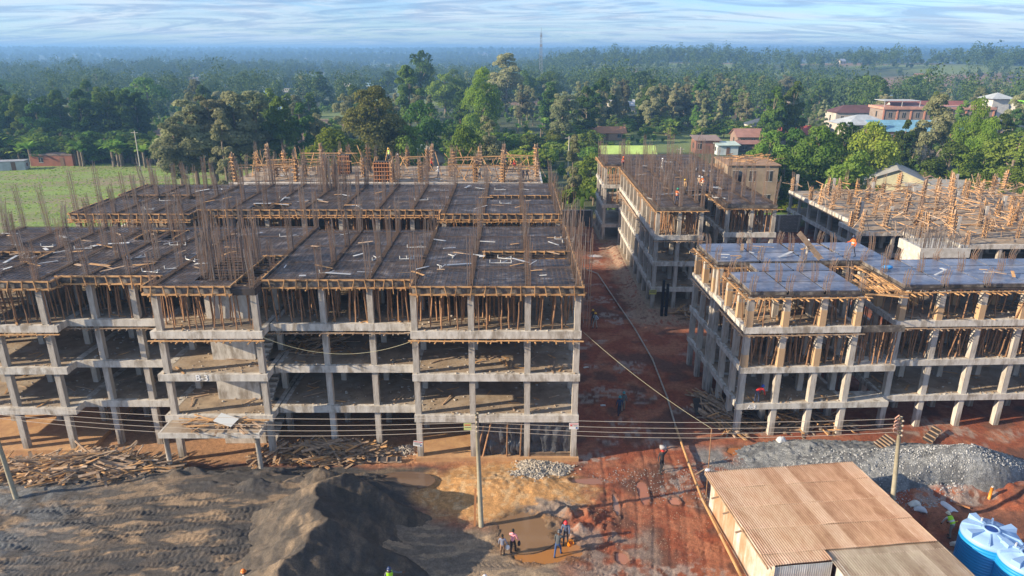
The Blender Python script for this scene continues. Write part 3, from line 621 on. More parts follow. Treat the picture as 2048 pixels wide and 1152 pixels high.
# black sheeting of the two right hand ground floor bays
def sheet(root, x0, x1, y, z0, z1, seed, m, name='plastic_sheet', amp=.12):
    nx, nz = 70, 50; gx, gz_ = np.meshgrid(np.linspace(x0, x1, nx), np.linspace(z0, z1, nz)); f = (gz_ - z0) / (z1 - z0)
    Yd = y - amp * (fbm(gx * 3.2 + seed + gz_ * .5, gz_ * 1.1, 5, seed) - .5) * 2.6 + .05 * np.sin(gx * 9 + seed + 2 * np.sin(gz_ * 1.5)) * (1 - f * .5); i = np.arange(nz - 1)[:, None] * nx + np.arange(nx - 1)[None]
    mb = MB(); mb.add(np.stack([gx, Yd, gz_], -1), np.stack([i, i + 1, i + nx + 1, i + nx], -1).reshape(-1, 4)); o = mb.build(name, [m], root, True)
    sm_ = o.modifiers.new('thickness', 'SOLIDIFY'); sm_.thickness = .01; return o
sheet(bB, -2.35, .82, 41.42, .25, 3.08, 3, M['black_sheet'], amp=.2); sheet(bB, 1.2, 3.98, 41.36, .5, 3.08, 8, M['black_sheet'], amp=.13)
sb = MB(); sb.bar((1.2, 41.35, .5), (3.95, 41.35, .56), .08, .12); sb.bar((1.2, 41.25, .38), (3.9, 41.28, .36), .06, .1); sb.build('sheet_board', [M['plank_old']], bB)
for (x0, z0, x1, z1) in ((-2.0, .2, -1.4, 2.9), (-.35, .2, -.3, 3.0), (.55, .1, .65, 3.0), (-2.4, .3, -1.9, 2.6), (1.15, .3, 1.2, 2.9)):
    q = MB(); q.tube([(x0, 41.25, z0), (x1, 41.3, z1)], [.07, .055], 6); q.build('strut', [M['pole']], bB)
text_part('B-3', (-20.1, 41.03, 6.27), .62, (R(90), 0, 0), bB, M['paint'])
# entrance canopy on round posts
can = thing('entrance_canopy', 'low concrete canopy slab on round posts in front of the left building, littered with boards', 'canopy', (-19.4, 40.3, 0))
q = MB(); q.box(-3.2, 3.2, -.95, .72, 3.02, 3.2); q.build('roof_slab', [M['floor']], can); q = MB(); q.box(-3.25, 3.25, -1.0, -.9, 2.86, 3.22); q.box(-3.25, -3.13, -.9, .72, 2.87, 3.21); q.box(3.13, 3.25, -.9, .72, 2.87, 3.21); q.build('edge_beam', [M['conc_pale']], can)
for x in (-2.95, 2.95):
    q = MB(); q.tube([(x, -.7, -.2), (x, -.7, 2.9)], .16, 12); q.build('post', [M['conc']], can, True)
r = random.Random(77)
for k in range(34):
    L = r.uniform(.8, 2.8); a = r.choice((r.gauss(-.35, .25), r.gauss(.1, .2), r.uniform(0, 3))); x = -19.4 + r.uniform(-1.8, 2.4); y = 40.25 + r.uniform(-.55, .5); z = 3.24 + r.random() * .28
    q = MB(); q.bar((-L / 2, 0, 0), (L / 2, 0, r.uniform(-.02, .05)), r.uniform(.07, .16), .035); o = q.build('board', [M['plank_old'] if k % 2 else M['plank']], None, label=('weathered' if k % 2 else 'fresh orange') + ' board lying on the entrance canopy slab, ' + ('left' if x < -19.3 else 'right') + ' part', category='board', group='boards on the entrance canopy %d %d' % (k % 2, x < -19.3)); o.location = (x, y, z); o.rotation_euler = (0, 0, a)
q = MB(); q.box(-.7, .7, -.4, .4, 0, .03); o = q.build('metal_sheet', [solid('pale_sheet', (.55, .58, .60), .5)], None, label='pale rectangular sheet leaning on the boards of the entrance canopy', category='sheet'); o.location = (-18.6, 40.3, 3.62); o.rotation_euler = (.25, .12, -.35)
# ---- building behind it
bC = thing('unfinished_building', 'second unfinished block behind the left foreground building, its deck edged with orange formwork', 'building')
T1 = (-39.5, -29.2, 61.3, 75.8, [-39, -35.6, -32.4, -29.6], YR(61.3, 75.8)); T4 = (-29.0, -6.6, 63.0, 76.2, [-26, -22.6, -19.2, -15.8, -12.4, -9.2], YR(63, 76.2)); T5 = (-6.4, 4.3, 61.3, 76.5, [-6.1, -2.6, .9, 4.1], YR(61.3, 76.5)); ST = [T1, T4, T5]
frame(bC, ST, LB, 0.0)
deck(bC, [(-6.3, 4.3, 61.3, 68.0), (-6.3, -2.2, 68.0, 69.5), (-6.3, 4.3, 69.5, 76.5), (-28.8, -24.5, 63, 76.2), (-24.5, -21, 65.6, 76.2), (-21, -6.34, 63, 76.2), (-39.5, -28.84, 61.3, 68.1), (-31, -28.84, 68.1, 69.8), (-39.5, -28.84, 69.8, 75.8)], LB[3], ST, 13, mesh_step=.34)
for i, (a, b, o) in enumerate([((-6.3, 61.25), (4.4, 61.25), (0, -1)), ((4.35, 61.3), (4.35, 76.5), (1, 0)), ((3.9, 69.5), (-2.2, 69.5), (0, -1)), ((-28.8, 62.95), (-6.4, 62.95), (0, -1)), ((-39.6, 61.25), (-28.8, 61.25), (0, -1)), ((-28.8, 61.3), (-28.8, 63), (1, 0)), ((-31, 69.8), (-39.4, 69.8), (0, -1)),
        ((-21, 65.6), (-24.5, 65.6), (0, -1)), ((-39.6, 68.1), (-39.6, 61.3), (-1, 0)), ((-39.6, 75.8), (-39.6, 69.8), (-1, 0)), ((-6.4, 63), (-6.4, 61.3), (-1, 0))]): edge_form(bC, a, b, LB[3], o, 300 + i)
props(bC, ST, LB[2], LB[3] - .5, 12, 90, depth=4)
for i, s in enumerate(ST): ledge(bC, (s[0], s[2] - .2), (s[1], s[2] - .2), LB[3] - .55, (0, -1), 330 + i)
core = MB()
for k in range(110):
    x = U(-20.5, -17.5); y = U(72.5, 76); h = U(2.4, 3.9); core.bar((x, y, LB[3] - .3), (x + U(-.1, .1), y + U(-.1, .1), LB[3] + h), .03, .03, k % 2)
core.build('core_rebar', [M['rebar'], M['steel']], bC)
# ---- column formwork tower (boards, yokes, braces)
def tower_mb(seed, h=2.8, brace=True, col=False):
    r = random.Random(seed); mb = MB(); w = .24
    for dx, dy in ((w, 0), (-w, 0), (0, w), (0, -w)):
        for q in (-.12, .12):
            px, py = (dx, q) if dx else (q, dy); mb.bar((px, py, 0), (px, py, h + r.uniform(-.1, .7)), .06, .19, r.randrange(2), up=(1, 0, 0) if dx else (0, 1, 0))
    z = .25
    while z < h:
        for s_ in (-1, 1):
            mb.bar((-.5 + r.uniform(-.1, .1), s_ * .31, z), (.5 + r.uniform(-.1, .1), s_ * .31, z + .03), .07, .08, 0); mb.bar((s_ * .31, -.45, z + .09), (s_ * .31, .45, z + .09), .07, .08, 0)
        z += r.uniform(.38, .55)
    if brace:
        for k in range(2):
            a = r.uniform(0, 6.28); mb.bar((1.6 * math.cos(a), 1.6 * math.sin(a), 0), (.3 * math.cos(a), .3 * math.sin(a), h * .85), .05, .09, 0)
    return mb
TOW = [tower_mb(i, h, i % 2 == 0).mesh('column_formwork', [M['plank'], M['plank_old']]) for i, h in enumerate((2.7, 2.9, 2.5, 2.8, 3.1, 2.6))]
TOWO = [tower_mb(i + 9, h, i % 2 == 0).mesh('column_formwork', [M['plank_old'], M['plank']]) for i, h in enumerate((2.4, 2.6, 2.2, 2.5))]
bE = thing('unfinished_building', 'farthest block of the left row with tall timber column formwork standing on its bare slab', 'building')
E1 = (-37, -17.0, 91.5, 105.5, [-36.4, -32.4, -28.4, -24.4, -20.4], [91.8, 96.0, 100.4, 105.0]); E2 = (-16.8, 3.9, 91.2, 105.5, [-15.6, -12, -8.4, -4.8, -1.2, 3.4], [91.6, 96.0, 100.4, 105.0])
frame(bE, [E1, E2], [3.2, 6.4, 9.8 + .5], 0.0)
q = MB(); q.box(-37.1, -17.0, 91.4, 105.6, 9.55, 9.8); q.box(-16.9, 3.95, 91.1, 105.6, 9.552, 9.802); q.build('floor_slab', [M['floor']], bE)
q = MB(); q.box(-37.15, -16.95, 91.3, 91.5, 9.3, 9.86); q.box(-16.9, 4.0, 91.0, 91.2, 9.3, 9.86); q.box(3.8, 4.03, 91.2, 105.6, 9.3, 9.85); q.build('front_beam', [solid('white_concrete', (.66, .62, .56))], bE)
k = 0
for s in (E1, E2):
    for x in s[4]:
        for y in s[5]:
            k += 1
            put('rebar_cage', CAGE[k % 6], bE, (x, y, 9.8), (0, 0, 0), (1, 1, 1.2))
            if k % 3 != 2: put('column_formwork', (TOW[k % 6] if k % 2 else TOWO[k % 4]), bE, (x, y, 9.8), (U(-.03, .03), U(-.03, .03), k), (.8, .8, U(.85, 1.15)))
lg = MB()
for (x0, x1, y, z) in ((-36, -28, 92, 12.0), (-36, -24.6, 96, 11.4), (-32, -24, 92, 12.7), (-30, -22, 100.4, 12.4), (-8.4, 3.4, 92, 12.1), (-8.4, -1, 96, 12.4), (-1.2, 3.4, 92, 11.4), (-8.4, -4.6, 91.8, 11.7), (-1.0, 3.2, 96, 12.8), (-15.4, -12, 100, 11.9), (-28, -21, 92, 12.4)):
    lg.bar((x0, y, z), (x1, y, z + U(-.25, .25)), .06, .14); lg.build('ledger', [M['plank']], bE); lg = MB(); lg.bar((x0, y + .5, z - .4), (x1 - 1, y + .5, z - .4 + U(-.25, .25)), .05, .1); lg.build('ledger', [M['plank_old']], bE); lg = MB()
for k in range(90):
    x = U(-36, 3); y = U(92, 103); z0 = 9.8 + (U(0, 2) if k % 3 else 0); lg.bar((x, y, z0), (x + U(-1.8, 1.8), y + U(-1, 1), U(11.5, 13.2)), .05, .09)
lg.build('brace', [M['plank']], bE, kind='stuff')
for (cx_, w_, y_) in ((-17.1, 2.1, 91.9), (-23.5, 1.5, 98)):
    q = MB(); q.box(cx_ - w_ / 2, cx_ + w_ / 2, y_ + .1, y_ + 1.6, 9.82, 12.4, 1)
    for i in range(7): q.box(cx_ - w_ / 2 + i * w_ / 6 - .04, cx_ - w_ / 2 + i * w_ / 6 + .04, y_, y_ + .08, 9.8, 12.45)
    for i in range(5): q.box(cx_ - w_ / 2 - .1, cx_ + w_ / 2 + .1, y_ - .08, y_ - .005, 10.1 + i * .52, 10.22 + i * .52)
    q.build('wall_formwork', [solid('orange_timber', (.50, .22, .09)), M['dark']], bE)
litter(bE, [E1, E2], 9.81, 60, 300, 160)
# ---- right hand middle block
LC = [2.8, 5.6, 8.4, 11.3]
bM = thing('unfinished_building', 'long unfinished block in the middle distance beside the red road, pale side beams running away', 'building', (14.7, 69.5, 0), R(-.6))
def yl(a, b, n): return list(np.linspace(a, b, n))
C1 = (0, 4.7, 0, 8.8, [.15, 2.35, 4.55], yl(.2, 8.4, 4)); C2 = (0.05, 12.4, 9.0, 26.6, [.15, 3.2, 6.3, 9.3, 12.2], yl(9.2, 26.3, 7)); C3 = (7.4, 12.5, 1.2, 8.8, [7.55, 10, 12.3], yl(1.4, 8.5, 3)); C4 = (-2.1, 12.4, 28.0, 37.0, [-1.9, 1.2, 4.8, 8.4, 12.2], yl(28.2, 36.8, 4))
SC = [C1, C2, C3, C4]; frame(bM, SC, LC, 0.2)
for b_ in ((-.35, 4.9, -.2, 9, .0, .5), (-.35, 12.6, 9, 26.8, .002, .502), (7.2, 12.6, 1, 9, .001, .49), (-2.4, 12.6, 27.8, 37.2, .003, .495)): q = MB(); q.box(*b_); q.build('plinth', [M['conc_new']], bM)
deck(bM, [(0, 4.7, 0, 8.9), (0, 12.4, 8.9, 26.6), (7.4, 12.5, 1.2, 8.86), (-2.1, 12.4, 28, 37), (3, 12.4, 26.6, 28)], LC[3], SC, 23, mesh_step=.36, cages=CAGE)
pb = MB()
for (x0, x1, y0, y1) in ((.0, 4.7, 0, 8.8), (7.4, 12.5, 1.2, 8.8)):
    pb.box(x0 - .02, x1 + .02, y0 - .06, y0 - .01, LC[3] - .32, LC[3] + .05)
pb.build('edge_panel', [M['ply_side']], bM)
for i, (a, b, o) in enumerate([((-.2, -.1), (4.9, -.1), (0, -1)), ((7.2, 1.1), (12.7, 1.1), (0, -1)), ((-.1, 26.6), (-.1, 0), (-1, 0)), ((4.8, 0), (4.8, 8.8), (1, 0)), ((7.2, 8.8), (7.2, 1.1), (-1, 0)), ((-2.2, 37), (-2.2, 28), (-1, 0)), ((4.8, 8.85), (7.3, 8.85), (0, -1)), ((-2.2, 27.9), (0, 27.9), (0, -1))]):
    ledge(bM, a, b, LC[3] - .36, o, 400 + i, reach=.6)
ledge(bM, (-.15, 26), (-.15, 4), LC[2] - .55, (-1, 0), 420, 'plank_old', .8); ledge(bM, (0, -.15), (4.7, -.15), LC[2] - .56, (0, -1), 421, 'plank_old')
props(bM, [C1, C3], LC[2], LC[3] - .5, 31, 60, depth=6, step=.6); props(bM, [C2, C4], LC[2], LC[3] - .5, 32, 30, depth=9, step=1.1)
props(bM, [C4], LC[1], LC[2] - .5, 33, 0, depth=3, step=1.0)
for i, L in enumerate(LC[:3]): litter(bM, [C1, C3], L, 70 + i, 160, 40)
q = MB(); q.bar((.5, 0.2, 0), (.5, .2, .1), .1, .1); 
# yellow notice on its corner column
def notice(name, label, loc, w, h, rot, c, bars, post=None):
    t = thing(name, label, 'sign', loc); t.rotation_euler = rot
    q = MB(); q.box(-w / 2, w / 2, -.012, .012, -h / 2, h / 2); q.build('board', [solid('board_' + name + str(c[0]), c)], t)
    q = MB()
    for (x0, x1, z0, z1, k) in bars: q.box(x0 * w, x1 * w, -.02, -.0125, z0 * h, z1 * h, k)
    q.build('print', [solid('print_red', (.55, .05, .04)), solid('print_blue', (.05, .12, .35)), solid('print_dark', (.05, .05, .05)), solid('print_yellow', (.7, .55, .05))], t)
# ---- right foreground block
bA = thing('unfinished_building', 'right foreground concrete frame with bare blue sheened plywood decks and brown freshly cast columns', 'building', (16.05, 44.4, 0), R(2))
LA = [2.62, 5.45, 8.45, 11.05]
A1 = (0, 7.75, 0, 4.6, [.15, 2.65, 5.2, 7.65], [.15, 2.0, 4.4]); A2 = (0, 8, 4.8, 7.0, [.15, 2.6, 5.1, 7.8], [6.8]); A3 = (-.1, 13.6, 7.2, 12.3, [.05, 3.4, 6.8, 10.2, 13.4], [7.4, 9.8, 12.1]); A4 = (11.0, 30, .85, 7.0, [11.2, 13.9, 16.9, 19.9, 22.9, 25.9, 28.9], [1.0, 3.9, 6.8])
SA = [A1, A2, A3, A4]
frame(bA, [(A1[0], A1[1] + 0, *A1[2:]), A2, A3, A4], LA, 0.0, cw=.2, beam=.42)
# balcony slabs that run on past the last column
for L in (LA[0], LA[1]):
    q = MB(); q.box(7.95, 10.8, -.12, 1.6, L - .14, L - .004); q.box(7.93, 10.84, -.145, .12, L - .41, L + .02); q.build('balcony', [M['conc_pale']], bA)
# brown lower halves of the upper columns: the mortar really is there, a thicker coat
COAT = solid('brown_mortar', (.46, .31, .18), .95, bump=.01)
def coat(x, y, z0, h): q = MB(); q.box(-.215, .215, -.215, .215, 0, h); q.build('column_coat', [COAT], bA, loc=(x, y, z0 + .015))
for s, rng in ((A1, [0]), (A4, [0, 1])):
    for x in s[4]:
        for j in rng: coat(x, s[5][j], LA[2], U(.85, 1.25))
for x, y in ((.15, 2.0), (.15, 4.4), (.05, 7.4), (.05, 9.8), (.05, 12.1)): coat(x, y, LA[2], 1.15)
for x in A1[4][:3]: coat(x, .15, LA[1], U(.9, 1.6))
Dk = LA[3]; r = random.Random(9)
PN = {}
def panel(x0, x1, y0, y1, z, i):
    q = MB(); q.box(x0, x1, y0, y1, z - .07, z); q.box(x0 + .02, x1 - .02, y0 + .02, y1 - .02, z - .3, z - .0705, 1); q.build('deck_panel', [M['bluedeck'], M['ply_side']], bA)
xsl = [0, 2.55, 5.1, 7.7]
def cells(xl, yl_, z, gap=.07, skip=()):
    for i in range(len(xl) - 1):
        for j in range(len(yl_) - 1):
            if (i, j) in skip: continue
            panel(xl[i] + gap, xl[i + 1] - gap, yl_[j] + gap * .8, yl_[j + 1] - gap * .8, z + r.uniform(-.012, .012), 0)
cells([0, 2.6, 5.15, 7.7], [.05, 2.0, 4.4], Dk); cells([2.2, 4.9, 7.8], [4.6, 6.6], Dk - .04)
cells([-.1, 3.3], [7.0, 9.7, 12.2], Dk); cells([3.3, 6.8, 10.2, 13.5], [7.0, 9.4, 12.2], Dk, skip=[(1, 1)]); cells([11.1, 14.0, 16.9, 19.9, 22.9, 25.9, 28.9], [1.0, 3.2, 5.2, 7.0], Dk + .02)
cells([6.9, 8.5, 10.1], [9.5, 12.2], Dk - .02)
q = MB(); q.box(.02, 7.7, .07, 4.5, Dk - .42, Dk - .31); q.box(2.2, 7.8, 4.62, 6.95, Dk - .43, Dk - .32); q.box(-.05, 13.5, 7.0, 12.2, Dk - .425, Dk - .315); q.box(11.1, 29, 1.0, 6.96, Dk - .42, Dk - .31); q.build('beam_formwork', [M['ply']], bA)
for i, (a, b, o) in enumerate([((-.1, -.05), (8.0, -.05), (0, -1)), ((-.15, 4.6), (-.15, 0), (-1, 0)), ((7.85, 0), (7.85, 4.6), (1, 0)), ((11.0, .8), (29, .8), (0, -1)), ((10.9, 7), (10.9, .9), (-1, 0)), ((8, 6.9), (11, 6.9), (0, -1)), ((-.2, 12.2), (-.2, 7), (-1, 0)), ((0, 6.95), (2.4, 6.95), (0, -1)), ((2.1, 4.7), (8, 4.65), (0, -1)), ((13.6, 12.3), (13.6, 7.2), (1, 0))]):
    ledge(bA, a, b, Dk - .47, o, 500 + i, reach=.75)
for k in range(16):
    x = 8.2 + k * .22; q = MB(); q.bar((x, 1.0 + r.uniform(-.5, .6), Dk - .5), (x + r.uniform(-.5, .5), 4.5 + r.uniform(-1, .8), Dk - .45), .07, .1); q.build('joist', [M['plank']], bA)
q = MB()
for (x0, y0, x1, y1) in ((7.6, .6, 10.6, -.5), (8.0, .2, 10.9, .1), (7.5, 2, 11.4, .6), (7.8, 3.0, 11.5, 2.2)): q.bar((x0, y0, Dk - .38), (x1, y1, Dk - .4), .1, .07)
q.build('walkway_board', [M['plank']], bA)
props(bA, [A1, A4], LA[2], Dk - .5, 41, 45, depth=5, step=1.25, lean=.22); props(bA, [(0, 7.7, .1, 4.5, A1[4], A1[5]), (7.9, 10.8, 0, 4, [], []), (11, 30, .9, 6.9, A4[4], A4[5])], LA[1], LA[2] - .44, 42, 54, depth=5, step=.62, lean=.2)
props(bA, [A3, A2], LA[2], Dk - .5, 43, 0, depth=5, step=.9); props(bA, [A3], LA[1], LA[2] - .5, 44, 0, depth=5, step=.9)
for i, (a, b, o) in enumerate([((0, -.2), (7.8, -.2), (0, -1)), ((11, .68), (30, .68), (0, -1)), ((-.2, 4.6), (-.2, 0), (-1, 0)), ((-.2, 12), (-.2, 7.4), (-1, 0))]): ledge(bA, a, b, LA[2] - .5, o, 520 + i, 'plank_old', .5)
k = 0
for s in (A1, A3, A4):
    for x in s[4]:
        for y in s[5]: put('rebar_cage', CAGES[k % 3], bA, (x, y, Dk), (0, 0, 0)); k += 1
for i, L in enumerate(LA[:3]): litter(bA, [A1, A4], L, 80 + i, 420, 70)
text_part('A-3', (.95, -.165, LA[0] - .2), .42, (R(90), 0, 0), bA, M['paint'])
q = MB(); q.box(7.9, 11.0, -.11, .08, LA[2] - .44, LA[2] + .0); q.build('beam_shutter', [M['ply_side']], bA)
# ---- right rear block with timber column formwork
bD = thing('unfinished_building', 'low two storey block at the right rear, crowded with timber column formwork and braces', 'building', (44.4, 80.0, 0), R(1))
D1 = (0, 34, 8.5, 29.5, yl(.2, 33.8, 9), yl(8.7, 29.2, 7)); D2 = (-1.9, 34, 3.2, 8.3, [-1.7, 2.5, 6.5, 10.5, 14.5, 18.5, 22.5, 26.5, 30.5], [3.4, 5.8]); D3 = (3.5, 34, -3.0, 3.0, [3.7, 7.5, 11.5, 15.5, 19.5, 23.5, 27.5, 31.5], [-2.8, .2])
frame(bD, [D1, D2, D3], [2.5, 5.75], 0.0, beam=.5)
q = MB(); q.box(0, 34, 8.5, 29.5, 5.1, 5.25); q.box(-1.9, 34, 3.2, 8.498, 5.102, 5.252); q.box(3.5, 34, -3, 3.198, 5.098, 5.248); q.build('floor_slab', [M['floor']], bD)
q = MB(); q.box(-.15, .15, 8.4, 29.6, 4.8, 5.3); q.box(-2.05, -1.75, 3.0, 8.4, 4.8, 5.3); q.box(-1.74, 3.4, 3.0, 3.25, 4.8, 5.31); q.box(3.41, 3.7, -3.1, 3.2, 4.8, 5.3); q.box(3.71, 34, -3.1, -2.85, 4.8, 5.3); q.build('front_beam', [M['conc_pale']], bD)
ledge(bD, (-.15, 29), (-.15, 8.5), 4.78, (-1, 0), 600, 'plank_old')
props(bD, [D1], 2.5, 5.0, 51, 30, depth=9, step=1.5)
k = 0
for s in (D1, D2, D3):
    for x in s[4]:
        for y in s[5]:
            k += 1
            if k <= 128 and k % 4 != 2: put('column_formwork', TOWO[k % 4] if k % 5 else TOW[k % 6], bD, (x + U(-.1, .1), y, 5.25), (U(-.07, .07), U(-.07, .07), k), (U(.6, .9), U(.6, .9), U(.55, 1.1)))
            if k % 2 and k < 190: put('rebar_cage', CAGE[k % 6], bD, (x, y, 5.25), (0, 0, 0), (1, 1, .95))
            if k % 6 == 1: q = MB(); q.box(-.19, .19, -.19, .19, 0, 2.6); q.build('stub_column', [M['conc']], bD, loc=(x + .6, y, 5.25))
jt = MB()
for k in range(520):
    x = U(0, 33); y = U(-2.5, 28); a = U(0, 6.28) if k % 3 else U(-.3, .3); L = U(1.2, 3.6); z0 = 5.3 + U(0, 2.2); z1 = 5.3 + U(0, 2.6); jt.bar((x, y, z0), (x + L * math.cos(a), y + L * math.sin(a), z1 if k % 2 else z0 + .1), .045, .085, k % 2)
jt.build('brace', [M['plank'], M['plank_old']], bD, kind='stuff')
# small white upstand box with thick starter bars, and timber decking beside it
wb = thing('lift_pit_upstand', 'white concrete box with a forest of starter bars behind the right foreground deck', 'concrete box', (0, 0, 0))
p = at(1842, 497, 6.9); x0, y0 = p.x, p.y
q = MB(); q.box(x0, x0 + 5.2, y0, y0 + .3, 5.9, 6.9); q.box(x0, x0 + .3, y0 + .3, y0 + 4, 5.9, 6.9); q.box(x0 + 4.9, x0 + 5.2, y0 + .3, y0 + 4, 5.9, 6.9); q.box(x0, x0 + 5.2, y0 + 4.0, y0 + 4.3, 5.9, 6.9); q.box(x0 + .3, x0 + 4.9, y0 + .3, y0 + 4, 0, 6.6)
q.build('upstand', [solid('whitewash', (.60, .585, .55), .9, bump=.01, c2=(.42, .40, .36), scale=2)], wb)
q = MB()
for k in range(160):
    t_ = random.random(); x = x0 + t_ * 5.1; y = random.choice((y0 + .15, y0 + 4.15, U(y0, y0 + 4))); q.bar((x, y, 6.5), (x + U(-.05, .05), y, 8.0 + U(0, .6)), .03, .03)
q.build('starter_bars', [M['steel']], wb)
# ------------------------------------------------------------------ loose timber heaps: every board a thing
REST = MB()
def heap(label, group, cx, cy, rx, ry, n, ni, h, seed, lmin=1.0, lmax=3.2, align=None, spread=1.2, name='timber_board', zb=None):
    r = random.Random(seed); vs = []
    for k in range(8):
        q = MB(); L = r.uniform(lmin, lmax)
        if k % 2: q.bar((-L / 2, 0, 0), (L / 2, 0, 0), r.uniform(.12, .24), .04)
        else: q.tube([(-L / 2, 0, 0), (0, r.uniform(-.05, .05), 0), (L / 2, 0, 0)], [.07, .065, .055], 6)
        vs.append(q.mesh(name, M['plank_old'] if k % 4 else M['plank']))
    for i in range(n):
        a = r.uniform(0, 6.283); q_ = r.random() ** .6; x = cx + rx * q_ * math.cos(a); y = cy + ry * q_ * math.sin(a)
        z = (max(ZL(x, y), .15 if cy < 42 and seed in (1, 11) else -9) if zb is None else zb) + .08 + h * max(0, 1 - q_ ** 1.6) * (i / n)
        rot = (r.gauss(0, .25), r.gauss(0, .16), (align + r.gauss(0, spread * .35)) if align is not None and r.random() < .75 else r.uniform(0, 3.14))
        if i >= n - ni: kv = r.randrange(8); L_ = ('flat ' if kv % 2 else 'round ') + ('sawn ' if kv % 4 == 0 else 'weathered ') + label + (', left half' if x < cx else ', right half'); put(name, vs[kv], None, (x, y, z), rot, label=L_, category='board', group=group + ' ' + L_[:20] + L_[-10:])
        else: L = r.uniform(lmin, lmax) / 2; dv = Euler(rot).to_matrix() @ Vector((L, 0, 0)); c_ = Vector((x, y, z)); REST.bar(tuple(c_ - dv), tuple(c_ + dv), r.uniform(.07, .2), .05, 0 if r.random() < .7 else 1)
p = at(190, 922); heap('piece in the long timber heap below the left bays', 'boards of the left timber heap', -27.6, 39.35, 5.6, 1.6, 620, 95, 1.5, 1, 1.4, 3.4, 0.1)
heap('piece in the long timber heap below the left bays', 'boards of the left timber heap', -31.8, 39.5, 3.2, 1.3, 200, 30, 1.0, 11, 1.0, 2.6, 0)
heap('piece in the timber heap before the middle bays', 'boards of the middle timber heap', at(665, 912).x, at(665, 912).y, 4.1, 1.15, 420, 55, 1.05, 2, .9, 2.4, 0)
heap('piece among the debris beside the canopy', 'boards beside the canopy', at(545, 915).x, at(545, 915).y, 1.1, .8, 50, 20, 1.0, 3, 1.2, 2.8, 1.0)
q0 = at(1440, 830); heap('piece in the stack at the right building corner', 'poles stacked at the right building corner', q0.x, q0.y, 1.1, 2.6, 150, 45, 1.2, 4, 2.2, 3.8, R(-60), .5)
q0 = at(1560, 862); heap('scrap piece under the right building', 'scrap boards under the right building', q0.x + 1.2, q0.y + 1.2, 4.4, 1.5, 170, 25, .9, 5, 1.0, 2.8)
q0 = at(1390, 632); heap('piece in the scrap heap at the middle block foot', 'boards at the foot of the middle block', q0.x, q0.y, 2.3, 1.6, 70, 12, .7, 6, 1.0, 2.6)
heap('scrap piece on a shaded floor of the left building', 'scrap timber inside the left building', -13.6, 45.5, 1.8, 1.6, 70, 16, .7, 7, 1.2, 3, zb=6.5)
REST.build('timber_board', [M['plank_old'], M['plank']], label='rest of the scrap boards filling the timber heaps of the site', category='board', kind='stuff')
def simple(name, label, cat, mb, mats, loc=(0, 0, 0), rot=(0, 0, 0), smooth=False, **kw):
    o = mb.build(name, mats, None, smooth, label=label, category=cat, **kw); o.location = loc; o.rotation_euler = rot; return o
# shuttering panels lying about
def shutter(label, u, v, w, d, rot, z=0.0, n=4):
    p = drop(u, v); t = thing('shutter_panel', label, 'formwork panel', (p.x, p.y, p.z + .15 + z * .3)); t.rotation_euler = rot
    q = MB(); q.box(-w / 2, w / 2, -d / 2, d / 2, 0, .04); q.build('board', [M['ply']], t); q = MB()
    for i in range(n): x = -w / 2 + w * (i + .5) / n; q.box(x - .04, x + .04, -d / 2 - .02, d / 2 + .02, .042, .12)
    q.box(-w / 2 - .02, w / 2 + .02, -d / 2 - .06, -d / 2 + .02, -.02, .03); q.build('batten', [M['plank_old']], t)
shutter('dark shutter panel lying in front of the left timber heap', 90, 957, 2.5, 1.1, (.35, 0, 0))
shutter('battened shutter panel lying on the gravel heap, left one of two', 1767, 893, 1.7, .75, (.3, -.1, .6), .5, 5)
shutter('battened shutter panel lying on the gravel heap close to the columns', 1862, 878, 2.2, .6, (.25, -.1, .75), .7, 4)
shutter('long dark shutter lying behind the sand heap', 765, 924, 2.6, .35, (.5, 0, .03), .1, 4)
shutter('dark sheet leaning on the pole stack at the right building corner', 1403, 822, 1.5, 1.5, (.9, .2, .4), .5, 1)
# ------------------------------------------------------------------ power poles and wires
def pole(label, base, top, cross=False):
    t = thing('power_pole', label, 'power pole', base); b = Vector(base); d = Vector(top) - b
    q = MB(); q.tube([(0, 0, -.3), tuple(d * .5), tuple(d)], [.155, .13, .10], 10); q.build('pole', [solid('pale_pole', (.36, .33, .24), .8, c2=(.27, .24, .17), scale=3)], t, True)
    q = MB(); 
    for k in range(4): z = d.z - .15 - k * .3; f = z / d.z; q.bar((d.x * f - .02, d.y * f - .16, z), (d.x * f + .02, d.y * f - .28, z + .02), .03, .03); q.lathe([(.01, 0), (.05, .01), (.05, .04), (.03, .05), (.055, .07), (.01, .1)], 8, (d.x * f, d.y * f - .25, z))
    q.build('insulator', [solid('insulator', (.45, .38, .3), .4)], t)
    if cross:
        q = MB()
        for k in range(4): z = d.z - .1 - k * .22; q.tube([(d.x, d.y, z), (d.x - .22, d.y - .15, z + .28), (d.x - .42, d.y - .2, z + .12), (d.x - .3, d.y - .12, z - .1), (d.x, d.y - .1, z - .25)], .035, 6)
        q.build('wire_loop', [solid('pinkish_cable', (.52, .30, .22), .5)], t)
    return t
pt1 = (-30.35, 36.0, 7.35); pt2 = (-1.95, 34.3, 7.45); pt3 = (21.25, 33.9, 7.45)
pole('leaning pale power pole at the left edge of the photo', (-30.0, 36.0, 0), pt1); pole('straight power pole standing in the middle of the yard', (-1.8, 34.3, ZL(-1.8, 34.3)), pt2); pole('power pole with looped cables rising behind the rusty shed', (21.95, 33.9, 0), pt3, True)
def wire(label, a, b, sag, r_=.014, c=(.42, .36, .30), name='power_line', n=24, group=None):
    a = np.array(a, float); b = np.array(b, float); t = np.linspace(0, 1, n)[:, None]; P = a * (1 - t) + b * t; P[:, 2] -= sag * 4 * (t * (1 - t))[:, 0]
    q = MB(); q.tube(P, r_, 4); return simple(name, label, 'wire', q, [solid('wire_%d' % int(c[0] * 100), c, .5)], group=group)
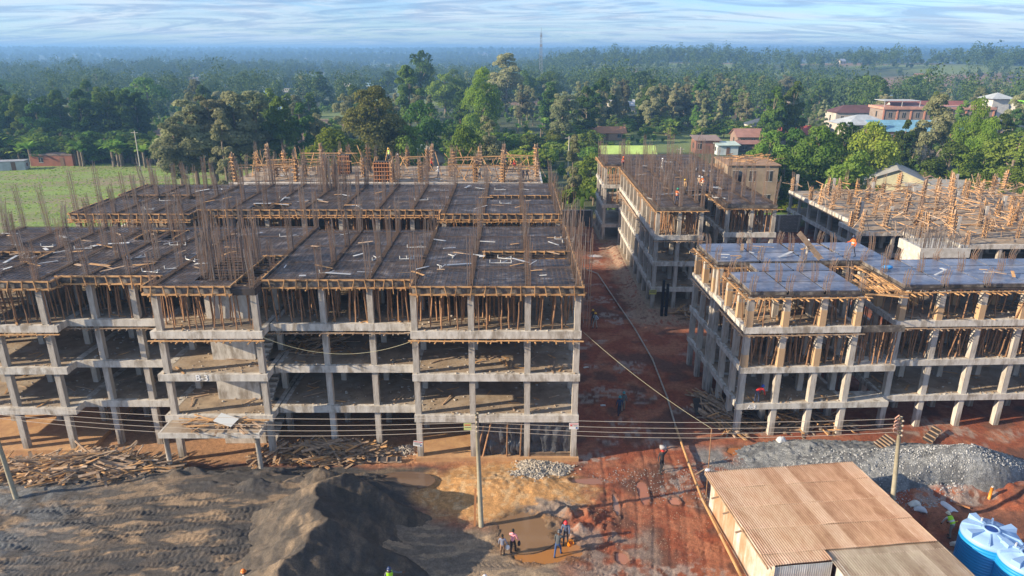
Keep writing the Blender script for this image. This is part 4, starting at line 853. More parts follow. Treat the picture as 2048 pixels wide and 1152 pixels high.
for k, dz in enumerate((-.1, -.42, -.68, -.92)):
    w = ('top', 'second', 'third', 'lowest')[k]
    wire(w + ' of the four wires between the middle and the right power pole', (pt2[0], pt2[1] - .25, pt2[2] + dz), (pt3[0] - .2, pt3[1] - .2, pt3[2] + dz + .1), .28 + .05 * k)
    wire(w + ' of the four wires between the left and the middle power pole', (pt1[0], pt1[1] - .25, pt1[2] + dz), (pt2[0], pt2[1] - .25, pt2[2] + dz), .45 + .1 * k)
    wire(w + ' of the wires leaving the photo on the left', (pt1[0], pt1[1] - .25, pt1[2] + dz), (pt1[0] - 25, pt1[1] - .5, pt1[2] + dz + .3), .4)
p1 = at(1428, 960); pb_ = (11.95, 36.6, 0); ptop = (11.85, 36.6, 5.15)
q = MB(); q.tube([pb_, ptop], .035, 6); simple('thin_post', 'thin pole standing at the far left corner of the rusty shed carrying a cable', 'pole', q, [M['pole']])
wire('yellowish cable running from the left building over the road to the thin pole', (4.6, 41.6, 9.25), ptop, .3, .012, (.50, .47, .30), 'cable')
wire('slack cable hanging across the front of the left building', (-15.9, 41.0, 9.2), (-6.1, 41.0, 9.0), 1.1, .012, (.5, .5, .5), 'cable')
q = MB(); q.bar((-.04, 0, 0), (.06, 0, 2.6), .12, .04); simple('orange_board', 'narrow orange board standing upright beside the middle power pole', 'board', q, [solid('orange_timber', (.55, .22, .08))], (-2.15, 34.3, ZL(-2.1, 34.3)))
# long spliced pole / pipe along the road
def road_pipe():
    P = [(1162, 540), (1195, 552), (1234, 611), (1269, 663), (1304, 724), (1334, 802), (1351, 862), (1377, 936), (1404, 1008), (1440, 1080), (1482, 1165)]; W = [at(*q_) for q_ in P]; t = thing('long_pipe', 'long spliced bamboo coloured pipe lying down the whole length of the road', 'pipe', (0, 0, 0))
    for i in range(len(W) - 1):
        a, b = W[i], W[i + 1]; z0 = .32 if i < 8 else .55; q = MB(); n = 5; pts = []
        for k in range(n + 1): f = k / n; x = a.x + (b.x - a.x) * f; y = a.y + (b.y - a.y) * f; pts.append((x, y, max(.2, ZL(x, y)) + .12))
        q.tube(pts, .085 if i > 5 else .07, 8); q.build('pipe_length', [solid('bamboo_far' if i < 6 else 'bamboo', (.42, .38, .32) if i < 6 else (.50, .30, .13), .6, c2=(.3, .25, .2) if i < 6 else (.36, .2, .09), scale=1.5)], t, True)
        if i: q = MB(); q.tube([(a.x, a.y - .06, pts[0][2]), (a.x, a.y + .06, pts[0][2])], .10, 8); q.build('joint', [M['plank_old']], t)
road_pipe()
# black twin posts in front of the middle block
t = thing('steel_post', 'pair of tall black steel posts tied together at the front of the middle block', 'post', (15.75, 67.9, 0)); 
for dx in (-.22, .22): q = MB(); q.box(dx - .13, dx + .13, -.13, .13, -.1, 3.9 - dx); q.build('post', [solid('black_steel', (.012, .014, .02), .5)], t)
q = MB(); q.box(-.085, .085, -.05, .05, 1.2, 1.3); q.box(-.085, .085, -.05, .05, 3.0, 3.1); q.build('tie', [solid('black_steel', (.012, .014, .02), .5)], t)
W_ = (.75, .75, .74)
notice('notice_sign', 'white notice board hanging askew on the fifth column from the right of the left building', (-6.3, 40.98, 1.45), .62, .4, (0, R(9), 0), W_, [(-.46, .46, .28, .42, 0), (-.4, .3, .1, .16, 2), (-.4, .4, -.05, .01, 2), (-.4, .2, -.2, -.14, 2), (.25, .42, -.4, -.15, 1)], None)
notice('notice_sign', 'white notice board on the rightmost column of the left building', (4.1, 40.95, 2.8), .62, .46, (0, 0, 0), W_, [(-.46, .46, .3, .42, 0), (-.4, -.15, -.05, .2, 0), (-.05, .4, .1, .16, 2), (-.05, .4, -.05, .01, 2), (.2, .4, -.4, -.15, 1)])
notice('notice_sign', 'yellow green notice board beside the middle power pole', (-2.95, 40.95, 2.75), .5, .5, (0, 0, 0), (.50, .56, .22), [(-.4, .4, .2, .35, 0), (-.4, .4, -.1, 0, 2)])
notice('notice_sign', 'yellow notice on the front corner column of the middle block', (14.75, 69.2, 2.35), .75, .5, (0, 0, 0), (.55, .52, .16), [(-.4, .4, .2, .35, 2), (-.4, .4, -.1, 0, 2)])
# ------------------------------------------------------------------ rusty shed
def rust_mat(name, c1, c2, c3, sw=.8, sh=2.3, zax=False):
    m = bpy.data.materials.new(name); m.use_nodes = True; t = m.node_tree; b = t.nodes['Principled BSDF']; b.inputs['Roughness'].default_value = .55; b.inputs['Metallic'].default_value = .0
    tcn = N(t, 'ShaderNodeTexCoord'); src = tcn.outputs['Object']
    if zax: mp0 = N(t, 'ShaderNodeMapping'); mp0.inputs['Rotation'].default_value = (R(-90), 0, 0); t.links.new(src, mp0.inputs[0]); src = mp0.outputs[0]
    br = N(t, 'ShaderNodeTexBrick'); br.offset = 0; br.inputs['Scale'].default_value = 1; br.inputs['Brick Width'].default_value = sw; br.inputs['Row Height'].default_value = sh; br.inputs['Mortar Size'].default_value = .012
    br.inputs['Color1'].default_value = (0, 0, 0, 1); br.inputs['Color2'].default_value = (1, 1, 1, 1); br.inputs['Mortar'].default_value = (.1, .1, .1, 1); t.links.new(src, br.inputs[0])
    mp = N(t, 'ShaderNodeMapping'); mp.inputs['Scale'].default_value = (1.6, .5, 1); t.links.new(src, mp.inputs[0])
    n = N(t, 'ShaderNodeTexNoise'); n.inputs['Scale'].default_value = 1.2; n.inputs['Detail'].default_value = 8; n.inputs['Roughness'].default_value = .7; t.links.new(mp.outputs[0], n.inputs[0])
    ad = N(t, 'ShaderNodeMath', operation='MULTIPLY_ADD'); t.links.new(br.outputs[0], ad.inputs[0]); ad.inputs[1].default_value = .34; t.links.new(n.outputs[0], ad.inputs[2])
    cr = N(t, 'ShaderNodeValToRGB'); e = cr.color_ramp.elements; e[0].position = .40; e[0].color = (*c1, 1); e[1].position = .92; e[1].color = (*c3, 1); e.new(.66).color = (*c2, 1); t.links.new(ad.outputs[0], cr.inputs[0]); t.links.new(cr.outputs[0], b.inputs['Base Color']); return m
def corrugated(w, d, z00, z10, z01, z11, pitch=.076, amp=.012, rows=12, thick=True, sag=0.0, seed=0):
    nx = int(w / pitch * 6); gx, gy = np.meshgrid(np.linspace(0, w, nx), np.linspace(0, d, rows)); a, b = gx / w, gy / d
    Z = (z00 * (1 - a) + z10 * a) * (1 - b) + (z01 * (1 - a) + z11 * a) * b + amp * np.sin(gx * 2 * math.pi / pitch) + sag * (fbm(gx * .8 + seed, gy * .5, 3, seed) - .5)
    i = np.arange(rows - 1)[:, None] * nx + np.arange(nx - 1)[None]; mb = MB(); mb.add(np.stack([gx, gy, Z], -1), np.stack([i, i + 1, i + nx + 1, i + nx], -1).reshape(-1, 4)); return mb
shed = thing('corrugated_shed', 'low shed with a broad rusty corrugated roof at the bottom right of the yard', 'shed', (11.55, 36.2, 0), R(6))
rm = rust_mat('rusty_roof', (.62, .45, .34), (.47, .285, .18), (.27, .13, .065), .85, 1.95); rg = rust_mat('grey_rusty_roof', (.46, .38, .31), (.31, .24, .18), (.17, .11, .075))
# local axes: x to the right, y away ; roof runs from y=0 (far) to y=-9.6
def roofpart(x0, w, y0, d, za, zb, m, nm, seed):
    q = corrugated(w, d, za, za + .05, zb, zb + .05, pitch=.135, amp=.03, seed=seed, sag=.09); o = q.build(nm, [m], shed, True, loc=(x0, y0 - d, 0)); s_ = o.modifiers.new('thickness', 'SOLIDIFY'); s_.thickness = .004; return o
zf, dz = 2.45, .045; y = 0.0; yy = 0
for k, d_ in enumerate((1.75, 1.9, 1.95, 1.95)):
    xr = 9.0 + .0 * k; roofpart(0, 9.35, yy, d_ + .12, zf + dz * -(yy - d_) * 1 - k * .022 + .012, zf - dz * yy - k * .022, rm, 'roof_sheet', k); yy -= d_
roofpart(3.3, 6.2, yy, 2.9, zf + .30, zf + .21, rg, 'roof_sheet', 9); roofpart(0, 3.28, yy, .9, zf + .27, zf + .215, rm, 'roof_sheet', 10)
wm = rust_mat('rusty_wall', (.56, .55, .53), (.42, .30, .20), (.34, .15, .065), .75, 3.0, True); wm2 = rust_mat('grey_wall', (.58, .57, .55), (.42, .40, .37), (.25, .17, .12), .8, 3.0, True)
def wall_sheet(x0, y0, x1, y1, h0, h1, m, nm, seed):
    L = math.hypot(x1 - x0, y1 - y0); nx = int(L / .115 * 6); gx, gz_ = np.meshgrid(np.linspace(0, L, nx), np.linspace(0, 1, 6)); Z = gz_ * (h0 + (h1 - h0) * gx / L); Yw = .018 * np.sin(gx * 2 * math.pi / .115) + .05 * (fbm(gx + seed, gz_ * 2, 2, seed) - .5)
    i = np.arange(5)[:, None] * nx + np.arange(nx - 1)[None]; mb = MB(); mb.add(np.stack([gx, Yw, Z], -1), np.stack([i, i + 1, i + nx + 1, i + nx], -1).reshape(-1, 4)); o = mb.build(nm, [m], shed, True, loc=(x0, y0, 0)); o.rotation_euler = (0, 0, math.atan2(y1 - y0, x1 - x0)); o.modifiers.new('thickness', 'SOLIDIFY').thickness = .004
wall_sheet(.28, -8.6, .3, -.5, 2.75, 2.36, wm, 'wall', 1); wall_sheet(.3, -.45, 8.9, -.4, 2.36, 2.4, wm2, 'wall', 2); wall_sheet(3.3, -8.5, .3, -8.55, 2.7, 2.7, wm2, 'wall', 3); wall_sheet(9.0, -.5, 9.1, -9.8, 2.4, 2.75, wm2, 'wall', 4); wall_sheet(3.6, -8.4, 3.5, -11, 2.7, 2.8, wm2, 'wall', 5)
q = MB()
for (y0_, x1_) in ((-2.2, -.45), (-3.6, -.35), (-5.2, -.3)): q.bar((.35, y0_, 2.3), (x1_, y0_ - .15, 2.25), .12, .03)
q.bar((-.5, .1, 2.2), (.6, .5, 2.5), .07, .07); q.bar((0.05, -8.4, 2.5), (.05, 0, 2.32), .08, .1); q.build('rafter_end', [M['plank_old']], shed)
q = MB(); q.ell((.15, -.1, 2.62), (.18, .12, .1), 6, 4); q.build('plastic_wrap', [solid('pale_plastic', (.6, .62, .68), .4)], shed)
# ------------------------------------------------------------------ water tanks
def tank(label, cx, cy, R_=1.33, h=2.2, rot=0.3):
    t = thing('water_tank', label, 'water tank', (cx, cy, ZL(cx, cy) - .05), rot, group=None)
    pr = [(R_ * .98, 0)]; z = .03
    while z < h: pr += [(R_ * .985, z), (R_ * 1.005, z + .035), (R_ * 1.005, z + .12), (R_ * .985, z + .155)]; z += .17
    q = MB(); q.lathe(pr, 56); q.build('tank_body', [solid('tank_blue', (.015, .27, .62), .38)], t, True)
    q = MB(); q.lathe([(R_ * 1.0, h - .02), (R_ * 1.01, h + .03), (R_ * 1.0, h + .16), (R_ * .95, h + .24), (R_ * .6, h + .36), (R_ * .3, h + .44), (R_ * .3, h + .50), (R_ * .24, h + .52), (R_ * .22, h + .46)], 56)
    lm = solid('tank_lid', (.27, .43, .68), .45); q.build('tank_top', [lm], t, True)
    for k in range(8):
        a = k * math.pi / 4; ca, sa = math.cos(a), math.sin(a); big = k % 2 == 0; w0, w1 = (.09, .24) if big else (.03, .05); r0, r1 = R_ * .34, R_ * .97; z0, z1 = h + .46, h + (.50 if big else .36)
        q = MB(); V = []
        for (rr, w_, zt) in ((r0, w0, z0), (r1, w1, z1)): V += [(rr * ca - w_ * -sa, rr * sa - w_ * ca, h + .2), (rr * ca + w_ * -sa, rr * sa + w_ * ca, h + .2), (rr * ca + w_ * .85 * -sa, rr * sa + w_ * .85 * ca, zt), (rr * ca - w_ * .85 * -sa, rr * sa - w_ * .85 * ca, zt)]
        q.add(V, [(3, 2, 1, 0), (4, 5, 6, 7), (0, 1, 5, 4), (1, 2, 6, 5), (2, 3, 7, 6), (3, 0, 4, 7)]); q.build('lid_rib', [lm], t)
    q = MB(); q.lathe([(R_ * .21, h + .47), (R_ * .19, h + .485), (.01, h + .485)], 24); q.build('hatch', [solid('tank_navy', (.01, .05, .25), .4)], t, True)
    q = MB(); q.tube([(0, R_ * .5, h + .3), (0, R_ * .5, h + .66)], .05, 8); q.build('inlet', [M['pvc']], t, True)
tk = at(1983, 1060, 2.5); tank('large blue ribbed water tank with a pale lid, the farther of two', tk.x, tk.y, 1.36, 2.2, .15)
tk2 = at(2058, 1112, 2.4); tank('large blue water tank with a pale lid, cut by the right edge of the photo', tk2.x, tk2.y, 1.30, 2.15, .5)
# small things round the pit
p = at(1976, 1005); q = MB(); q.tube([(0, 0, 0), (.03, 0, .85)], .085, 12); q.tube([(.03, 0, .85), (.03, 0, .92)], .06, 8, 1); simple('orange_pipe', 'short upright orange pipe between the gravel heap and the blue tanks', 'pipe', q, [solid('orange_pipe', (.75, .28, .03), .4), M['pvc']], (p.x, p.y, ZL(p.x, p.y)), smooth=True)
def sack(label, u, v, w, d, c, rot=0, seed=0, z=0.0, h=.22):
    p = drop(u, v); n = 16; gx, gy = np.meshgrid(np.linspace(-1, 1, n), np.linspace(-1, 1, n)); f = (1 - np.abs(gx) ** 3) * (1 - np.abs(gy) ** 3); Z = f * h * .6 * (.6 + .9 * fbm(gx * 1.8 + seed, gy * 1.8, 4, seed)) + .02
    i = np.arange(n - 1)[:, None] * n + np.arange(n - 1)[None]; mb = MB(); wob = .8 + .25 * (fbm(gx * 2 + seed, gy * 2 + 5, 2, seed) - .5); mb.add(np.stack([gx * w / 2 * wob, gy * d / 2 * wob, Z], -1), np.stack([i, i + 1, i + n + 1, i + n], -1).reshape(-1, 4))
    o = simple('plastic_sack', label, 'sack', mb, [solid('sack_%02d' % int(c[0] * 99), c, .6)], (p.x, p.y, p.z + z), (0, 0, rot), True); o.modifiers.new('thickness', 'SOLIDIFY').thickness = .01
sack('white plastic sheet lying on the red soil behind the bending worker', 1893, 1012, .6, 1.5, (.60, .62, .66), .25, 1); sack('crumpled white sacks on the gravel beside the right power pole', 1835, 981, 1.0, .5, (.62, .61, .56), .1, 2, h=.4)
sack('grey white sack in the shade beside the shed roof', 1837, 1033, .9, .5, (.5, .52, .55), -.4, 3, h=.35); sack('pale crumpled sack below the pit near the shed roof', 1910, 1091, .7, .45, (.55, .54, .5), -.5, 4, h=.35)
sack('pale concrete lump lying at the corner of the right building', 1562, 884, .8, .7, (.5, .48, .44), .2, 5, h=.6)
sack('white plastic scrap on the road edge beside the left building', 1172, 735, .6, .3, (.55, .5, .5), .3, 6, h=.1); sack('pinkish white scrap lying on the shaded road', 1206, 811, .5, .3, (.5, .42, .42), .1, 7, h=.1)
q = MB(); q.tube([(.16 * math.cos(a), .16 * math.sin(a), .03) for a in np.linspace(0, 6.3, 20)], .03, 6); p = at(1911, 1033); simple('yellow_hose_coil', 'small coil of yellow hose on the soil beside the worker', 'hose', q, [solid('yellow_hose', (.7, .5, .03), .5)], (p.x, p.y, ZL(p.x, p.y)))
p0, p1 = at(1852, 925, 1.0), at(1836, 1012, .0); q = MB(); q.tube([tuple(at(1826, 905, 1.2)), (at(1840, 1010, .0).x, at(1840, 1010).y, .05)], .022, 6); simple('thin_rod', 'thin rod leaning out of the pit up to the gravel heap', 'rod', q, [M['rebar']])
for (u0, v0, u1, v1, lb) in ((1903, 941, 1937, 963, 'orange board lying on the slope of the gravel heap'), (1912, 1008, 1940, 1016, 'thin reddish stick on the soil beside the white sheet')):
    a, b = at(u0, v0, .5 if v0 < 960 else .1), at(u1, v1, .3 if v0 < 960 else .1); q = MB(); q.bar(tuple(a), tuple(b), .12, .05); simple('loose_board', lb, 'board', q, [solid('orange_timber', (.55, .22, .08))])
sp_ = thing('drain_cover', 'pale round concrete slab half seen at the right edge beside the tanks', 'slab', (at(2050, 985).x, at(2050, 985).y, .15)); q = MB(); q.lathe([(.01, .25), (.75, .25), (.8, .2), (.8, 0)], 20); q.build('slab', [M['conc']], sp_)
# things lying on the decks
def pvc(x, y, z, rot, n, seed, where):
    t = thing('pvc_pipe_run', where, 'pipe', (x, y, z + .08), rot); r = random.Random(seed); q = MB(); L = r.uniform(1.4, 2.6); q.tube([(0, 0, 0), (L, 0, 0)], .055, 6); q.build('pipe', [M['pvc']], t)
    q = MB(); xx = 0
    for k in range(n): q.tube([(xx, 0, 0), (xx, 0, .38)], .055, 6); xx += L / max(1, n - 1)
    q.tube([(L * .5, 0, .0), (L * .8, .9, 0)], .05, 6); q.build('riser', [M['pvc']], t); t.scale = (.58, .58, .58)
G = 'white drain pipes on the front deck of the left building'
for i, (u, v, rz, n) in enumerate([(1110, 480, 0, 4), (1125, 487, .4, 2), (980, 528, 0, 3), (996, 518, -.3, 2), (800, 520, 0, 3), (745, 523, 1.2, 1), (815, 497, .1, 2), (905, 518, 1.4, 1), (83, 495, -.1, 2), (150, 500, .2, 2), (340, 492, 0, 3), (372, 520, -.6, 2), (255, 520, .5, 2), (640, 548, -.1, 1), (45, 518, 0, 2), (560, 455 + 20, .1, 1), (880, 540, 1.3, 1), (285, 545, -.2, 2), (330, 540, .2, 1)]):
    p = at(u, v, LB[3]); 
    if p.y < 56: pvc(p.x, p.y, LB[3], rz, n, i, 'white plastic drain pipe run lying on the front left deck'); bpy.data.objects[-1]
for i, (u, v, rz, n) in enumerate([(990, 381, 0, 1), (1000, 408, -.2, 2), (830, 402, .1, 2), (290, 420, 0, 1), (320, 403, 0, 1), (560, 398, .1, 1), (870, 383, .2, 1)]): p = at(u, v, LB[3]); pvc(p.x, p.y, LB[3], rz, n, 40 + i, 'white plastic drain pipe run lying on the second left deck')
for i, (u, v, rz, n) in enumerate([(1330, 325, -.2, 1), (1420, 375, -.3, 1), (1425, 396, -.5, 1), (1380, 392, .1, 2)]): p = at(u, v, LC[3]); pvc(p.x, p.y, LC[3], rz, n, 60 + i, 'white plastic drain pipe run lying on the middle block deck')
for o in bpy.data.objects:
    if o.name.startswith('pvc_pipe_run'): o['group'] = 'drain pipe runs: ' + o['label'][-20:]
def deckbits(zz, rng_, n, seed, lab, grp):
    r = random.Random(seed)
    for i in range(n):
        u, v = r.uniform(*rng_[0]), r.uniform(*rng_[1]); p = at(u, v, zz); L = r.uniform(.4, 1.8); q = MB(); q.bar((-L / 2, 0, 0), (L / 2, 0, .02), r.uniform(.06, .28), .025)
        o = simple('deck_board', lab, 'board', q, [random.choice([M['plank_old'], M['pvc'], M['plank'], solid('grey_sheet', (.42, .44, .47), .5), M['plank_old']])], (p.x, p.y, zz + .16), (r.gauss(0, .06), r.gauss(0, .06), r.choice((r.gauss(0, .5), r.uniform(0, 3)))), group=grp)
deckbits(LB[3], ((0, 520), (470, 545)), 46, 1, 'scrap board or sheet lying on the left part of the front deck', 'scraps on the front deck, left part')
deckbits(LB[3], ((560, 1110), (470, 560)), 30, 2, 'scrap board or sheet lying on the right part of the front deck', 'scraps on the front deck, right part')
deckbits(LB[3], ((260, 1080), (376, 418)), 34, 3, 'scrap board or sheet lying on the second left deck', 'scraps on the second left deck')
deckbits(LC[3], ((1280, 1440), (330, 405)), 22, 4, 'scrap board or sheet lying on the middle block deck', 'scraps on the middle deck')
deckbits(11.08, ((1440, 1650), (492, 520)), 14, 5, 'loose board lying on the bare right foreground deck', 'boards on the right deck')
deckbits(11.08, ((1820, 2040), (525, 555)), 6, 6, 'loose board lying on the bare right foreground deck', 'boards on the right deck')
deckbits(9.85, ((470, 1080), (340, 366)), 40, 7, 'board lying on the slab of the farthest left block', 'boards on the farthest left slab')
for (u, v, s_, L, lb) in ((1205, 0, 0, 0, ''),): pass
p = at(1641, 519, 11.1); q = MB(); q.bar((0, 0, .05), (-1.75, .5, 2.0), .42, .05, up=(.2, -1, .3)); simple('leaning_board', 'wide grey board propped up steeply on the right foreground deck', 'board', q, [M['plank_old']], (p.x, p.y, 11.1))
sk = MB(); sk.ell((0, 0, .15), (.42, .22, .16), 10, 6); p = at(1774, 538, 11.1); simple('blue_bag', 'bright blue bag lying on the right foreground deck', 'bag', sk, [solid('blue_bag', (.05, .32, .75), .5)], (p.x, p.y, 11.1), smooth=True)
# ------------------------------------------------------------------ houses, walls, mast
def house(name, label, cat, x, y, rz, w, d, h, rh, wallc, roofc, kind='gable', wins=3, over=.5, z=0.0, storeys=1, door=True, rough=.6, wc=(.04, .045, .05), band=None, ridge_x=True, hollow=False):
    t = thing(name, label, cat, (x, y, z + Hz(x, y) if y > 115 else z), R(rz)); wm_ = solid('wall_%02d%02d%02d' % tuple(int(c * 99) for c in wallc), wallc, .9, c2=tuple(c * .72 for c in wallc), scale=.8); rf = solid('roof_%02d%02d%02d' % tuple(int(c * 99) for c in roofc), roofc, rough, c2=tuple(c * .7 for c in roofc), scale=.5)
    q = MB(); q.box(-w / 2, w / 2, -d / 2, d / 2, -.5, h)
    if kind == 'gable':
        for s in (-1, 1):
            if ridge_x: q.add([(s * w / 2, -d / 2, h), (s * w / 2, d / 2, h), (s * w / 2, 0, h + rh), (s * w / 2, 0, h + rh)], [(0, 1, 2, 3)])
            else: q.add([(-w / 2, s * d / 2, h), (w / 2, s * d / 2, h), (0, s * d / 2, h + rh), (0, s * d / 2, h + rh)], [(0, 1, 2, 3)])
    q.build('wall', [wm_], t); q = MB(); o_ = over
    if kind == 'gable':
        if ridge_x:
            for s in (-1, 1): q.bar((0, 0, h + rh + .04), (0, s * (d / 2 + o_), h + .04 - rh * o_ / (d / 2)), w + 2 * o_, .08, up=(0, .3, 1))
        else:
            for s in (-1, 1): q.bar((0, 0, h + rh + .04), (s * (w / 2 + o_), 0, h + .04 - rh * o_ / (w / 2)), d + 2 * o_, .08, up=(.3, 0, 1))
    elif kind == 'shed': q.bar((0, -d / 2 - o_, h + .05), (0, d / 2 + o_, h + rh + .05), w + 2 * o_, .08, up=(0, .1, 1))
    elif kind == 'hip':
        W2, D2 = w / 2 + o_, d / 2 + o_; k = max(0, W2 - D2); q.add([(-W2, -D2, h), (W2, -D2, h), (W2, D2, h), (-W2, D2, h), (-k, 0, h + rh), (k, 0, h + rh)], [(0, 1, 5, 4), (2, 3, 4, 5), (1, 2, 5, 5), (3, 0, 4, 4), (3, 2, 1, 0)])
    elif kind == 'flat': q.box(-w / 2 - o_, w / 2 + o_, -d / 2 - o_, d / 2 + o_, h, h + rh)
    q.build('roof', [rf], t)
    for st in range(storeys):
        z0 = h / storeys * st + h / storeys * .35; z1 = h / storeys * st + h / storeys * .78
        for i in range(wins):
            xx = -w / 2 + w * (i + .5) / wins
            if door and i == wins // 2 and st == 0:
                q = MB(); q.box(xx - .45, xx + .45, -d / 2 - .06, -d / 2 - .005, 0, 2.05); q.build('door', [solid('door_wood', (.18, .1, .06))], t); continue
            q = MB(); q.box(xx - .5, xx + .5, -d / 2 - .03, -d / 2 - .004, z0, z1); wn = q.build('window', [solid('window_glass', wc, .25)], t)
            q = MB(); q.box(xx - .56, xx + .56, -d / 2 - .07, -d / 2 - .035, z1, z1 + .08); q.box(xx - .56, xx + .56, -d / 2 - .07, -d / 2 - .035, z0 - .08, z0); q.box(xx - .03, xx + .03, -d / 2 - .05, -d / 2 - .033, z0, z1); q.build('frame', [solid('window_frame', (.5, .48, .45))], wn)
        for s in (-1, 1):
            q = MB(); q.box(s * (w / 2 + .004) if s > 0 else -w / 2 - .03, s * (w / 2 + .03) if s > 0 else -w / 2 - .004, -.5, .5, z0, z1); q.build('window', [solid('window_glass', wc, .25)], t)
    return t
def hp(u, v, z=0): q = at(u, v, z); return q.x, q.y
X_, Y_ = hp(1255, 318); house('green_roofed_house', 'low pale house with a bright green sheet roof behind the middle block', 'house', *hp(1254, 304, 2.6), 0, 12.5, 6, 2.6, 1.5, (.55, .48, .42), (.50, .68, .18), wins=4, kind='gable')
house('brick_shack', 'reddish shack with a flat rusty roof left of the white sheet hut', 'shack', *hp(1411, 279, 3.4), 0, 6.2, 5, 3.4, .8, (.28, .13, .09), (.34, .24, .19), 'shed', 3)
house('sheet_hut', 'small hut of pale blue white metal sheets beside the reddish shack', 'hut', *hp(1452, 289, 2.5), 2, 5.4, 4, 2.5, .5, (.62, .70, .72), (.55, .66, .58), 'shed', 1, door=True)
house('rusty_roofed_house', 'house with a red and grey striped rusty roof behind the sheet hut', 'house', *hp(1510, 270, 2.8), 0, 12, 7, 2.8, 1.8, (.30, .20, .16), (.42, .22, .17), 'gable', 4)
house('lean_to', 'small dark lean-to with a rusty roof under the striped roofed house', 'shed', *hp(1496, 287, 2.2), 0, 5, 3, 2.2, .6, (.10, .08, .07), (.35, .17, .12), 'shed', 2)
house('dark_roofed_house', 'white house with a dark hipped roof behind the tall twin tree', 'house', *hp(1532, 249, 3.6), 0, 11, 9, 3.6, 2.4, (.60, .58, .54), (.085, .10, .12), 'hip', 3)
house('red_roofed_house', 'house with a clean red roof half hidden by trees, left of the blue roofed building', 'house', *hp(1600, 266, 3), 0, 17, 8, 3, 2.2, (.50, .40, .34), (.46, .085, .06), 'hip', 4)
bt = house('two_storey_building', 'long two storey building with grey stone walls, salmon pillars and bands', 'building', at(1772, 219, 8.2).x + 17, at(1772, 219, 8.2).y + 5, -2, 34, 10, 8.2, .7, (.30, .24, .20), (.62, .33, .24), 'flat', 8, .5, 0.0, 2)
q = MB()
for i in range(9): x = -17.1 + i * 4.27; q.box(x - .25, x + .25, -5.16, -5.02, -.5, 8.15)
q.box(-17, 17, -5.2, -5.03, 4.0, 4.5); q.build('salmon_frame', [solid('salmon', (.60, .27, .17))], bt)
q = MB(); q.box(-16.5, -5, -3, 4, 10.6, 10.75); 
for x in (-16.3, -10.8, -5.2): q.box(x, x + .15, -2.9, -2.75, 8.9, 10.6)
q.build('roof_canopy', [solid('pale_grey_roof', (.45, .47, .48))], bt)
house('blue_roofed_wing', 'low orange walled wing with a light blue sheet roof before the two storey building', 'building', *hp(1835, 261, 3.4), -2, 27, 7, 3.4, 2.6, (.50, .20, .12), (.20, .42, .56), 'shed', 9)
house('pale_roofed_house', 'house with a wide pale grey hipped roof left of the two storey building', 'house', *hp(1722, 246, 4.2), 3, 15, 12, 4.2, 2.6, (.58, .52, .46), (.48, .52, .55), 'hip', 3)
house('maroon_roofed_house', 'house with a dark maroon roof and chimneys behind the pale roofed house', 'house', *hp(1712, 223, 5), 0, 18, 9, 5.0, 2.4, (.55, .5, .45), (.14, .06, .05), 'hip', 4)
house('red_gabled_house', 'house with a dull red gabled roof behind the two storey building', 'house', *hp(1850, 218, 7.5), 0, 24, 9, 7.5, 2.6, (.6, .58, .55), (.28, .10, .08), 'gable', 4)
house('rooftop_gazebo', 'small tower with a pale pyramid roof rising above the trees at the right', 'tower', 158, 236, 0, 5.5, 5.5, 11.2, 1.8, (.6, .6, .58), (.50, .54, .56), 'hip', 2, 1.2)
house('lime_roofed_house', 'tall building with a lime green flat roof at the right behind the trees', 'building', 176, 243, 0, 13, 8, 9.3, 1.1, (.5, .5, .45), (.25, .62, .05), 'flat', 3)
house('orange_roofed_house', 'low house with an orange tiled roof among the trees, centre right', 'house', *hp(1212, 263, 2.3), 0, 11, 6, 2.3, 1.5, (.50, .32, .22), (.52, .22, .09), 'gable', 3)
house('grey_gabled_house', 'cream house with a dark green trimmed gable behind the second left block', 'house', *hp(856, 312, 3), 20, 8, 9, 3.0, 2.2, (.42, .36, .30), (.16, .22, .21), 'gable', 2, ridge_x=False)
house('brick_outhouse', 'small red brick shed at the far edge of the left field', 'shed', *hp(110, 309, 2.5), 0, 10, 3.5, 2.5, .3, (.32, .12, .075), (.22, .15, .12), 'flat', 2, .1)
house('grey_wall_house', 'pale grey low building at the left edge of the photo beyond the field', 'building', *hp(8, 323, 1.9), 15, 9, 3, 1.9, .2, (.5, .52, .55), (.4, .4, .42), 'flat', 2, .1)
house('grey_roofed_house', 'house with a weathered grey gabled roof and a cream gable behind the right rear block', 'house', *hp(1790, 356, 4), -24, 10.5, 8.5, 4.0, 2.2, (.52, .50, .34), (.42, .41, .39), 'gable', 2, .6, ridge_x=False)
house('blue_grey_annex', 'low annex with a pale blue gable and patched roof right of the grey roofed house', 'house', *hp(1852, 364, 3.2), -20, 7, 6, 3.2, 1.6, (.50, .55, .62), (.30, .20, .15), 'gable', 2, .4, ridge_x=False)
house('stone_store', 'low stone store with a patched grey roof behind the right rear block', 'store', *hp(1892, 381, 3), -6, 13, 6, 3.0, 1.3, (.28, .18, .13), (.38, .37, .35), 'shed', 3, .4)
uf = house('unfinished_house', 'unfinished stone house with timber shuttering on its roof beside the middle block', 'house', *hp(1492, 323, 8), -2, 8.4, 9, 8.0, .15, (.36, .28, .20), (.40, .25, .15), 'flat', 3, .3, 0, 2, False, .9)
q = MB()
for k in range(40): x = U(-4.3, 4.2); y = U(-4.5, 4.2); a = U(-.6, .8); L = U(.8, 2.5); q.bar((x, y, 8.25 + U(0, .7)), (x + L * math.cos(a), y + L * math.sin(a), 8.25 + U(0, .7)), .06, .14)
q.box(-8.6, -4.25, -2, 3, 7.0, 7.15); q.box(-8.6, -8.45, -2, 3, 5.4, 7.0)
for x in (-8.3, -6.9, -5.5): q.box(x, x + .15, -2, -1.85, 0, 7)
q.build('roof_shutter', [M['plank']], uf)
